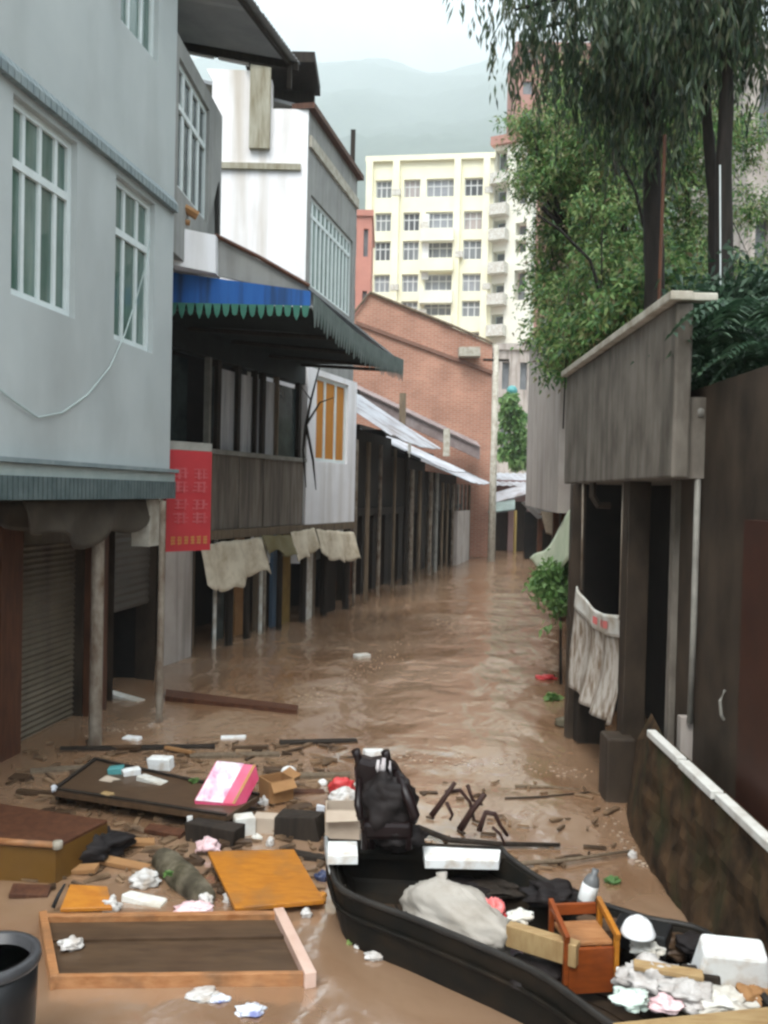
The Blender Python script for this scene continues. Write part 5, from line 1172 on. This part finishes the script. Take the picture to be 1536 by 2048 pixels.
q = MB(); c = CP(774, 1612, -.03); q.crumple(c, (.165, .12, .20), Matrix.Rotation(R(12), 4, 'Y'), 9, 48, 34, .32); q.crumple(CP(800, 1668, -.03), (.15, .12, .09), Matrix.Identity(4), 4, 40, 26, .35); q.build('draped_cover', m_blackcloth, ac, smooth=True)
chunk('foam_block', 748, 1508, 42, .07, m_foam, 'white foam block floating just behind the dark armchair', 'foam', z=.0, seed=19)
# carton and bags left of the armchair
p = G(680, 1684, .0); carton('pale_carton', 684, 1676, 66, .18, .24, m_cream_carton, 'pale beige carton standing left of the dark armchair', .05, open_=True)
bag('carrier_bag', 688, 1600, 55, .10, m_bag, 'white bag between the beige carton and the red bag', seed=21, z=.18)
bag('carrier_bag', 684, 1586, 52, .16, m_redbag, 'bright red bag floating behind the beige carton', seed=22, z=.08)
chunk('foam_block', 640, 1648, 18, .16, m_bluewhite, 'upright pale sliver left of the beige carton', 'foam', seed=23, asp=.3)
bag('foam_ball', 645, 1570, 18, .06, m_foam, 'tiny white ball left of the red bag', 'foam', seed=24, amp=.1)
# long poles and broken sticks
def stick(name, pts, r_, m, label, cat='stick', group='broken sticks beyond the boat', z=.02):
    P = [G(x, y, zz) for (x, y, zz) in pts]; return tag(MB().tube(P, [r_ * (1 - .4 * i / (len(P) - 1)) for i in range(len(P))], 7).build(name, m, smooth=True), label, cat, group)
stk = D
def st3(pts, Y, r_, label):
    P = [D(x, y, Y) for x, y in pts]; return tag(MB().tube(P, [r_ * (1 - .3 * i / (len(P) - 1)) for i in range(len(P))], 7).build('broken_branch', m_twig, smooth=True), label, 'branch', 'broken branches past the boat bow')
st3([(863, 1632), (885, 1602), (910, 1565)], 6.0, .022, 'straight dark branch tilted right, nearest the armchair')
st3([(920, 1660), (945, 1620), (970, 1588)], 5.9, .026, 'thick dark branch crossing the others in the middle')
st3([(958, 1662), (965, 1640), (972, 1622)], 5.85, .02, 'short stub branch right of the crossing')
st3([(890, 1585), (920, 1580), (940, 1605), (948, 1640)], 6.05, .016, 'curved dark branch hooking over the crossing')
st3([(893, 1605), (905, 1630), (900, 1640)], 6.0, .014, 'small bent twig under the straight branch')
st3([(970, 1625), (990, 1628), (1000, 1650), (1015, 1672)], 5.85, .017, 'bent branch trailing to the water on the outer end')
st3([(935, 1570), (945, 1600), (965, 1610)], 6.05, .014, 'thin twig poking up behind the crossing')
st3([(985, 1655), (1000, 1668), (1010, 1690)], 5.8, .012, 'small twig at the water under the bent branch')
stick('bamboo_pole', ((835, 1655, .05), (900, 1680, .04), (1000, 1688, .03), (1120, 1690, .02)), .022, m_wood, 'long dark pole floating straight past the boat bow', 'pole', 'poles floating beyond the boat')
stick('bamboo_pole', ((1000, 1730, .03), (1120, 1722, .03), (1262, 1702, .03)), .016, m_wood_mid, 'thin pole slanting up to the parapet foot', 'pole', 'poles floating beyond the boat')
stick('bamboo_pole', ((1010, 1598, .015), (1090, 1594, .015), (1185, 1584, .015)), .012, m_wood, 'slim dark pole floating near the stone pier', 'pole', 'poles floating beyond the boat')
stick('bamboo_pole', ((1030, 1572, .01), (1100, 1574, .01), (1160, 1580, .01)), .012, m_wood_mid, 'short pale brown pole farthest from the boat', 'pole', 'poles floating beyond the boat')
bag('carrier_bag', 1265, 1715, 18, .06, m_bag, 'small white scrap at the parapet foot', seed=25)
bag('leaf_clump', 1225, 1765, 32, .05, mat('leaf_green', (.05, .11, .03), (.08, .16, .05), 9, rough=.6, bump=.4), 'green leaf clump on the brown water beside the parapet', 'leaves', seed=26, amp=.5)

# --- black bucket in the near corner
bc = G(-22, 1908, .5); bk = thing('black_bucket', (bc.x, bc.y, 0), 'black plastic bucket with a thick pale edged rim, cut by the picture edge', 'bucket')
q = MB(); q.lathe((bc.x, bc.y, 0), [(.001, -.1), (.15, -.1), (.165, .1), (.175, .35), (.178, .46), (.16, .46), (.155, .1), (.001, .05)], 36); q.build('bucket_body', m_black, bk, smooth=True)
q = MB(); q.lathe((bc.x, bc.y, .462), [(.150, .0), (.186, .0), (.19, .012), (.186, .038), (.17, .043), (.155, .038), (.15, .0)], 36); q.build('rim', mat('grey_rim', (.055, .055, .058), (.035, .035, .037), 6, rough=.35), bk, smooth=True)

# --- open wooden frame floating in front
fz = .06
c4 = [G(x, y, fz) for x, y in ((78, 1826), (568, 1820), (632, 1946), (100, 1953))]
fr = thing('cabinet_frame', ((c4[0].x + c4[2].x) / 2, (c4[0].y + c4[2].y) / 2, -.05), 'open shallow wooden cabinet floating on its back with pale edges', 'cabinet')
cc = sum(c4, Vector()) / 4
inn = [p + (cc - p).normalized() * .075 for p in c4]
def rail(i, j, m, dz=0.0):
    q = MB(); a, b, c, d = c4[i], c4[j], inn[j], inn[i]
    q.slab([a + Vector((0, 0, dz)), b + Vector((0, 0, dz)), c + Vector((0, 0, dz)), d + Vector((0, 0, dz))], .2, (0, 0, -1)); q.build('side_board', m, fr, bevel=.003)
def thin(i, j): pass
for (i, j, mm, dz, wd) in ((3, 2, m_pine, 0, .028), (0, 1, m_pine, 0, .04), (0, 3, m_pine, .004, .04), (1, 2, mat('pale_pink_wood', (.56, .40, .33), (.45, .29, .22), 4, rough=.45), .012, .055)):
    a, b = c4[i], c4[j]; t_ = (b - a).normalized(); nrm = Vector((-t_.y, t_.x, 0)); 
    if (cc - a).dot(nrm) < 0: nrm = -nrm
    ext = .0 if mm is m_pine and i != 0 or j == 1 else .0
    zz = Vector((0, 0, dz)); lo_ = .075
    if (i, j) in ((0, 3), (1, 2)): a2, b2 = a - t_ * .012, b + t_ * .012
    else: a2, b2 = a + t_ * .03, b - t_ * .03
    q = MB(); q.slab([a2 + zz, b2 + zz, b2 + nrm * wd + zz, a2 + nrm * wd + zz], lo_, (0, 0, -1)); q.build('side_board', mm, fr, bevel=.004)
q = MB(); lo4 = [Vector((p.x, p.y, .026)) for p in c4]; q.slab([p + (cc - p) * .03 - Vector((0, 0, .0)) for p in lo4], .02, (0, 0, -1)); q.build('back_panel', m_pine_wet, fr)
a, b = c4[0].lerp(c4[3], .35), c4[1].lerp(c4[2], .35); dv = Vector((0, -.03, 0)); q = MB(); q.slab([Vector((a.x + .05, a.y, .042)), Vector((b.x - .06, b.y, .042)), Vector((b.x - .05, b.y - .03, .042)), Vector((a.x + .05, a.y - .03, .042))], .024, (0, 0, -1)); q.build('shelf_batten', m_pine_wet, fr)
bag('carrier_bag', 142, 1893, 48, .05, m_bag, 'white plastic scrap inside the floating open cabinet', seed=31, z=.035, amp=.5)

# --- big floating boards
ob = qslab('plywood_board', ((470, 1816), (648, 1800), (588, 1698), (415, 1702)), .06, .025, m_orange_ply, 'bright orange plywood board floating behind the open cabinet', 'board', None, (.0, .0, .03, .05))
qslab('plywood_board', ((120, 1818), (225, 1815), (215, 1772), (140, 1768)), .04, .02, m_orange_ply, 'small orange board tilted behind the open cabinet corner', 'board', None, (.0, .0, .06, .07))
stick('thin_stick', ((106, 1815, .03), (118, 1788, .08), (130, 1768, .12)), .012, m_black, 'short black stick poking up beside the small orange board', 'stick', None)
# old table top
tb = thing('floating_table', G(290, 1600), 'dark wooden table floating low with two short legs showing', 'table')
tz = .13
tp = [G(x, y, tz) for x, y in ((105, 1580), (450, 1634), (520, 1590), (190, 1518))]
q = MB(); q.slab(tp, .045, (0, 0, -1)); q.build('table_top', m_wood_mid if False else mat('soaked_wood', (.06, .036, .02), (.10, .06, .035), 3, (3, 12, 3), rough=.35), tb, bevel=.005)
q = MB()
for (i, j) in ((0, 1), (0, 3), (3, 2)):
    a, b = tp[i], tp[j]; t_ = (b - a).normalized(); n2 = Vector((-t_.y, t_.x, 0)) * .03
    if (tp[0] + tp[2] - a * 2).dot(n2) < 0: n2 = -n2
    q.slab([a + Vector((0, 0, .016)), b + Vector((0, 0, .016)), b + n2 + Vector((0, 0, .016)), a + n2 + Vector((0, 0, .016))], .012, (0, 0, -1))
q.build('edge_strip', m_wood, tb)
for (x, y) in ((109, 1584), (221, 1602)):
    p = G(x, y, tz - .05); MB().box((p.x + .02, p.y + .02, -.01), (.03, .03, .17)).build('leg', m_wood, tb)
# toppled cabinet on the left
cb4 = [G(x, y, .22) for x, y in ((-60, 1680), (112, 1692), (215, 1640), (-40, 1600))]
wc = thing('toppled_cabinet', G(60, 1720), 'red brown toppled cabinet with ochre side floating at the picture edge', 'cabinet')
MB().slab(cb4, .02, (0, 0, -1)).build('door_panel', m_wood_red, wc, bevel=.004)
a, b = cb4[0] - Vector((0, 0, .021)), cb4[1] - Vector((0, 0, .021)); b2c = G(205, 1700, .2) - Vector((0, 0, .0))
q = MB(); q.slab([a, cb4[1] - Vector((0, 0, .021)), cb4[2] - Vector((0, 0, .021)), cb4[3] - Vector((0, 0, .021))], .34, (0, 0, -1)); q.build('carcass', mat('ochre_side', (.15, .075, .015), (.10, .048, .01), 3, rough=.4), wc)
q = MB(); q.tube([cb4[0] + Vector((0, -.01, .01)), cb4[1] + Vector((0, -.01, .01))], .02, 8); q.build('edge_rail', m_pine, wc, smooth=True)
p = cb4[1] + Vector((.012, -.008, .01)); MB().lathe(p, [(.001, -.025), (.028, -.02), (.03, 0), (.028, .02), (.001, .025)], 12).build('corner_knob', m_coping, wc, smooth=True)
bag('black_bundle', 188, 1712, 140, .22, m_blackcloth, 'large black soaked bundle beside the toppled cabinet', 'bundle', None, seed=33, amp=.45, asp=.9)
chunk('dark_board', 228, 1672, 110, .03, m_wood, 'dark board edge between the table leg and black bundle', 'board', seed=34, asp=.35, rz=-.35)

# --- cartons and boxes
PBX = G(450, 1612, .12); px_ = thing('pink_box', PBX, 'pink and white printed carton tilted on the floating table', 'box')
t4 = [D(388, 1601, PBX.y), D(470, 1608, PBX.y - .02), D(512, 1530, PBX.y + .18), D(432, 1522, PBX.y + .2)]
q = MB(); q.slab(t4, .1, (.25, -.1, -.95)); q.build('box_body', m_pinkbox, px_, bevel=.004)
q = MB(); n2 = (t4[1] - t4[0]).cross(t4[3] - t4[0]).normalized(); 
if n2.z < 0: n2 = -n2
w4 = [t4[0].lerp(t4[1], .03), t4[0].lerp(t4[1], .70), t4[3].lerp(t4[2], .70), t4[3].lerp(t4[2], .03)]; q.slab([p + n2 * .004 for p in w4], .003, -n2); q.build('front_print', m_pinkwhite, px_)
w4 = [t4[0].lerp(t4[1], .93), t4[1], t4[2], t4[3].lerp(t4[2], .93)]; q = MB(); q.slab([p + n2 * .004 for p in w4], .003, -n2); q.build('edge_print', m_orange_ply, px_)
carton('brown_carton', 552, 1592, 52, .18, .16, m_carton, 'open brown carton next to the pink box', .6, z=.05)
carton('pale_carton', 532, 1660, 48, .12, .11, m_cream_carton, 'small beige carton right of the white carton', -.1, open_=False)
carton('white_carton', 488, 1664, 38, .12, .12, m_foam_dirty, 'small white carton leaning next to the beige carton', .35, open_=False)
chunk('dark_crate', 598, 1668, 92, .17, m_wood, 'dark wooden crate between the cartons and the beige carton by the boat', 'crate', seed=41, asp=.55, rz=-.25)
chunk('dark_crate', 430, 1680, 108, .14, m_wood, 'dark box half sunk above the orange plywood board', 'crate', seed=42, asp=.4, rz=-.3)
chunk('foam_block', 380, 1665, 12, .14, m_foam, 'narrow white foam strip at the end of the half sunk dark box', 'foam', seed=43, asp=.4)
chunk('dark_board', 610, 1712, 90, .05, m_wood, 'dark wet board beside the orange plywood corner', 'board', seed=44, asp=.4, rz=-.2)
bag('plastic_cup', 577, 1552, 30, .1, m_foam, 'round white cup floating behind the brown carton', 'cup', seed=45, amp=.06, asp=1)
for i, (px, py, w_, h_, lab, mm) in enumerate((
    (530, 1612, 36, .09, 'grey ball shaped bag behind the beige carton', m_bag), (500, 1612, 30, .07, 'peach coloured ball left of the grey bag', m_pinkbag),
    (474, 1620, 22, .06, 'small pale green lump beside the white carton', m_foam_dirty), (563, 1606, 26, .06, 'pinkish scrap right of the grey bag', m_pinkbag),
    (515, 1680, 20, .05, 'tiny grey lump below the beige carton', m_foam_dirty), (540, 1690, 16, .07, 'tiny white upright scrap above the orange plywood', m_bag),
    (416, 1703, 46, .12, 'pale pink ball of plastic at the orange plywood corner', m_pinkbag), (288, 1768, 64, .09, 'crumpled white bag left of the mossy log', m_bag),
    (222, 1822, 36, .10, 'white torn bag behind the open cabinet left corner', m_bag), (388, 1822, 76, .06, 'pinkish white bag lying on the open cabinet back edge', m_pinkbag),
    (410, 1812, 32, .09, 'white puffed bag on top of the pinkish white bag', m_bag), (455, 1803, 18, .07, 'little white scrap at the foot of the orange plywood', m_bag),
    (640, 1805, 28, .08, 'orange ball floating beside the plywood right corner', m_orange_cloth), (645, 1760, 30, .07, 'navy plastic lump between plywood and boat', m_navy),
    (612, 1832, 24, .05, 'white scrap by the open cabinet right corner', m_bag), (748, 1915, 40, .04, 'white torn film near the green lettuce', m_bag),
    (720, 1893, 26, .03, 'thin white scrap just above the torn film', m_bag), (405, 1992, 70, .02, 'flat white film floating in front of the open cabinet', m_bag),
    (440, 2000, 40, .025, 'blue and white wrapper floating in front of the open cabinet', m_bluewhite), (500, 2022, 60, .025, 'wet blue white film nearest the picture bottom', m_bluewhite),
    (1092, 1358, 36, .07, 'red plastic bag drifting alone in the alley', m_redbag), (108, 1580, 12, .05, 'tiny pale cap at the floating table corner', m_bluewhite))):
    bag('floating_scrap', px, py, w_, h_, mm, lab, 'scrap' if 'bag' not in lab else 'bag', seed=60 + i, amp=.4, z=(.14 if 'table corner' in lab else .0))
for i, (px, py, w_, h_, asp, lab, mm, z) in enumerate((
    (264, 1478, 38, .05, .5, 'white foam block floating in front of the thick post', m_foam, 0), (371, 1452, 52, .03, .4, 'thin yellowish foam board floating before the dark doorway', m_foam_dirty, 0),
    (466, 1477, 50, .05, .4, 'white foam block floating right of the thin post', m_foam, 0), (322, 1530, 46, .09, .7, 'chunky white foam piece on the floating table', m_foam, .13),
    (262, 1548, 36, .07, .7, 'white half of a container on the table far edge', m_foam, .13), (232, 1545, 30, .07, .8, 'teal plastic container on the table far edge', m_teal_plastic, .13),
    (305, 1562, 62, .05, .5, 'low dirty foam slab lying on the floating table', m_foam_dirty, .13), (225, 1560, 50, .03, .6, 'tan scrap board on the table corner', m_cream_carton, .13),
    (214, 1592, 26, .05, .7, 'small ochre lump on the table front edge', m_yellow_wood, .13), (290, 1803, 88, .05, .35, 'long dirty white foam strip behind the open cabinet', m_foam_dirty, 0),
    (724, 1316, 30, .08, .7, 'cream foam block drifting in mid alley', m_foam_dirty, 0), (690, 1570, 40, .04, .5, 'pale board floating behind the red bag', m_foam_dirty, 0),
    (248, 1396, 90, .06, .3, 'pale foam bar floating inside the dark doorway', m_foam_dirty, 0))):
    chunk('foam_piece', px, py, w_, h_, mm, lab, 'foam' if 'foam' in lab else 'scrap', 'foam pieces on the flood' if mm in (m_foam, m_foam_dirty) and z == 0 else None, z=z, asp=asp, seed=100 + i)
# green scraps
for i, (px, py, Y, s, lab) in enumerate(((388, 1562, .14, 26, 'green leaf beside the pink box'), (706, 1885, .0, 34, 'pale green lettuce head near the boat side'), (1105, 1398, 0, 44, 'floating weed tuft in the alley near the dark post'), (336, 1748, .12, 24, 'yellow green leaf on the mossy log'))):
    random.seed(200 + i); p = G(px, py, Y); q = MB(); r_ = s * p.y / 3600
    for _ in range(60): leafmesh(q, p + Vector((rnd(-.4, .4) * r_, rnd(-.4, .4) * r_, 0)), r_ * rnd(.5, 1.0), r_ * .6, Vector((rnd(-1, 1), rnd(-1, 1), rnd(.0, .9))), rv(), .3)
    tag(q.build('green_scrap', m_lettuce if i == 1 else m_leaf_bright, fix=False), lab, 'leaves')
# mossy log
p0, p1 = G(325, 1718, .04), G(412, 1798, .03); q = MB()
q.tube([p0.lerp(p1, k / 6) + Vector((.02 * noise.noise(Vector((k, 0, 0))), .02 * noise.noise(Vector((0, k, 0))), 0)) for k in range(7)], [.07, .085, .08, .088, .08, .075, .06], 14)
tag(q.build('mossy_log', m_mossy_log, smooth=True), 'mottled mossy log floating diagonally left of the orange plywood', 'log')
# long red plank and drift lines
qslab('drift_plank', ((330, 1392), (594, 1420), (597, 1410), (332, 1378)), .05, .06, m_wood_red, 'long red brown plank floating off the thin corner post', 'plank', 'long drift planks on the flood')
for i, (P4, mm, lab) in enumerate(((((120, 1498), (430, 1492), (430, 1487), (120, 1492)), m_wood, 'dark drift plank between the thick post and the table'),
    (((560, 1486), (716, 1481), (712, 1476), (558, 1479)), m_wood, 'dark drift plank left of the armchair back'),
    (((60, 1545), (178, 1535), (176, 1528), (60, 1536)), m_wood_mid, 'brown drift plank left of the floating table'),
    (((380, 1512), (560, 1508), (558, 1502), (380, 1505)), m_wood_mid, 'brown drift plank behind the pink box'),
    (((600, 1552), (700, 1548), (700, 1542), (600, 1545)), m_wood_mid, 'short brown drift plank behind the red bag'))):
    qslab('drift_plank', P4, .02, .03, mm, lab, 'plank', 'long drift planks on the flood')

random.seed(77); q = MB()
for _ in range(430):
    px, py = rnd(20, 700), rnd(1480, 1760)
    if random.random() < .14: px, py = rnd(850, 1230), rnd(1560, 1740)
    if random.random() < .0: px, py = rnd(150, 650), rnd(1965, 2035)
    p = G(px, py, .012 + water_h(*G(px, py).to_2d())); s_ = rnd(.012, .05); an = rnd(0, 6.28)
    q.box(p, (s_ * rnd(1, 4), s_ * rnd(.4, 1), .012), rz=an)
for _ in range(150):
    px, py = rnd(60, 660), rnd(1500, 1790); p = G(px, py, .008); s_ = rnd(.04, .10); M4 = Matrix.Rotation(rnd(-.7, .7), 4, 'Z') @ Matrix.Rotation(rnd(-.3, .3), 4, 'X') @ Matrix.Rotation(rnd(-.25, .25), 4, 'Y')
    q.box(p, (s_ * rnd(1, 2.6), s_ * rnd(.25, .7), rnd(.012, .03)), m=M4)
o = q.build('floating_litter', mat('litter', (.045, .026, .014), (.22, .14, .08), 2.6, rough=.6, lo=.4, hi=.6), origin=(0, 0, 0)); o['kind'] = 'stuff'; o['label'] = 'bits of bark and twig scattered on the brown flood'; o['category'] = 'litter'
random.seed(91)
spots = [(40, 1560, 'near the left jamb'), (75, 1590, 'above the toppled cabinet'), (250, 1500, 'behind the teal container'), (560, 1545, 'behind the brown carton'), (610, 1590, 'left of the beige carton'), (330, 1668, 'below the floating table'), (270, 1690, 'right of the black bundle'), (250, 1735, 'above the crumpled white bag'), (470, 1690, 'at the top edge of the orange plywood'), (60, 1790, 'left of the small orange board'), (160, 1745, 'below the black bundle'), (600, 1620, 'above the dark crate'), (360, 1505, 'behind the floating table'), (500, 1500, 'between pink box and drift planks')]
for i, (px, py, lab) in enumerate(spots):
    an = rnd(-.5, .5); p = G(px, py, .0); ln = rnd(.14, .34); wd = rnd(.04, .10)
    M4 = Matrix.Rotation(an, 4, 'Z') @ Matrix.Rotation(rnd(-.15, .15), 4, 'Y') @ Matrix.Rotation(rnd(-.25, .25), 4, 'X')
    tag(MB().box((p.x, p.y, .02), (ln, wd, .03), m=M4).build('soaked_board', random.choice([m_wood, m_wood_mid, m_wood_red, m_pine_wet, m_carton]), bevel=.004), 'short soaked board floating ' + lab, 'board', 'short soaked boards among the debris')
for i, (px, py, z, w_, h_, mm, lab) in enumerate(((940, 1790, .14, 120, .1, m_blackcloth, 'black rag heap behind the big sack'), (1060, 1960, .13, 150, .10, m_blackcloth, 'black sodden cloth left of the orange chair'), (1210, 1880, .2, 110, .12, mat('brown_rag', (.06, .035, .02), (.12, .07, .04), 6, rough=.8, bump=.4), 'brown rag heap behind the orange chair'), (1340, 1900, .22, 110, .1, m_pine_wet, 'brown sodden heap below the upturned bowl'), (1440, 2010, .24, 140, .08, m_foam_dirty, 'pale dirty film heap at the foot of the foam box'), (1500, 2000, .24, 80, .08, m_carton, 'brown pulp of cardboard at the boat end'), (1010, 1780, .16, 120, .08, m_wood, 'dark sodden heap along the parapet side of the boat'), (1330, 2015, .26, 70, .05, m_pinkbag, 'pinkish film on the yellow thwart'))):
    bag('rubbish_heap', px, py, w_, h_, mm, lab, 'rubbish', z=z, seed=140 + i, amp=.45)
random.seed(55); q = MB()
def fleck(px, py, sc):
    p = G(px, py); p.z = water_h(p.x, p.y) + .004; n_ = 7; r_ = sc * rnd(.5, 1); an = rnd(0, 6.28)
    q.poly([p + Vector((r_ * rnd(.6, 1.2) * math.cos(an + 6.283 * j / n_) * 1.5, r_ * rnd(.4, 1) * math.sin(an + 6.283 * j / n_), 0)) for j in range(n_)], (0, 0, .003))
for (a, b, sp, n_) in (((800, 1292), (610, 1405), 14, 150), ((860, 1245), (1010, 1262), 8, 70), ((660, 1500), (1180, 1545), 10, 90), ((1205, 1625), (1290, 1740), 8, 40), ((170, 1470), (330, 1450), 6, 40)):  # first line of pale flecks paints the diagonal reflection streak on the water
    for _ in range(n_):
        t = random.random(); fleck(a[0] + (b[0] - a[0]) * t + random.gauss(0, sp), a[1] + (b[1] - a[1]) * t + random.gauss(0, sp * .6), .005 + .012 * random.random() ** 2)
o = q.build('foam_reflection_flecks', mat('foam_and_reflection', (.50, .42, .34), (.36, .27, .19), 6, rough=.7), origin=(0, 0, 0)); o['kind'] = 'stuff'; o['label'] = 'pale foam flecks on the flood, one line painting a reflection streak'; o['category'] = 'foam'
# ------------------------------------------------------------------ cloud bank on the hill and the rain haze
def vol_mat(name, dens, col=(0.86, 0.90, 0.92), soft=False):
    m = bpy.data.materials.new(name); m.use_nodes = True; n = m.node_tree; n.nodes.remove(n.nodes['Principled BSDF'])
    v = n.nodes.new('ShaderNodeVolumePrincipled'); v.inputs['Color'].default_value = (*col, 1); v.inputs['Density'].default_value = dens; v.inputs['Anisotropy'].default_value = 0.0
    n.links.new(v.outputs[0], n.nodes['Material Output'].inputs['Volume'])
    return m
hz = MB(); hz.box((60, 1225, 799), (4200, 2900, 1602)); o = hz.build('haze', vol_mat('rain_haze', 0.0006)); o['kind'] = 'stuff'
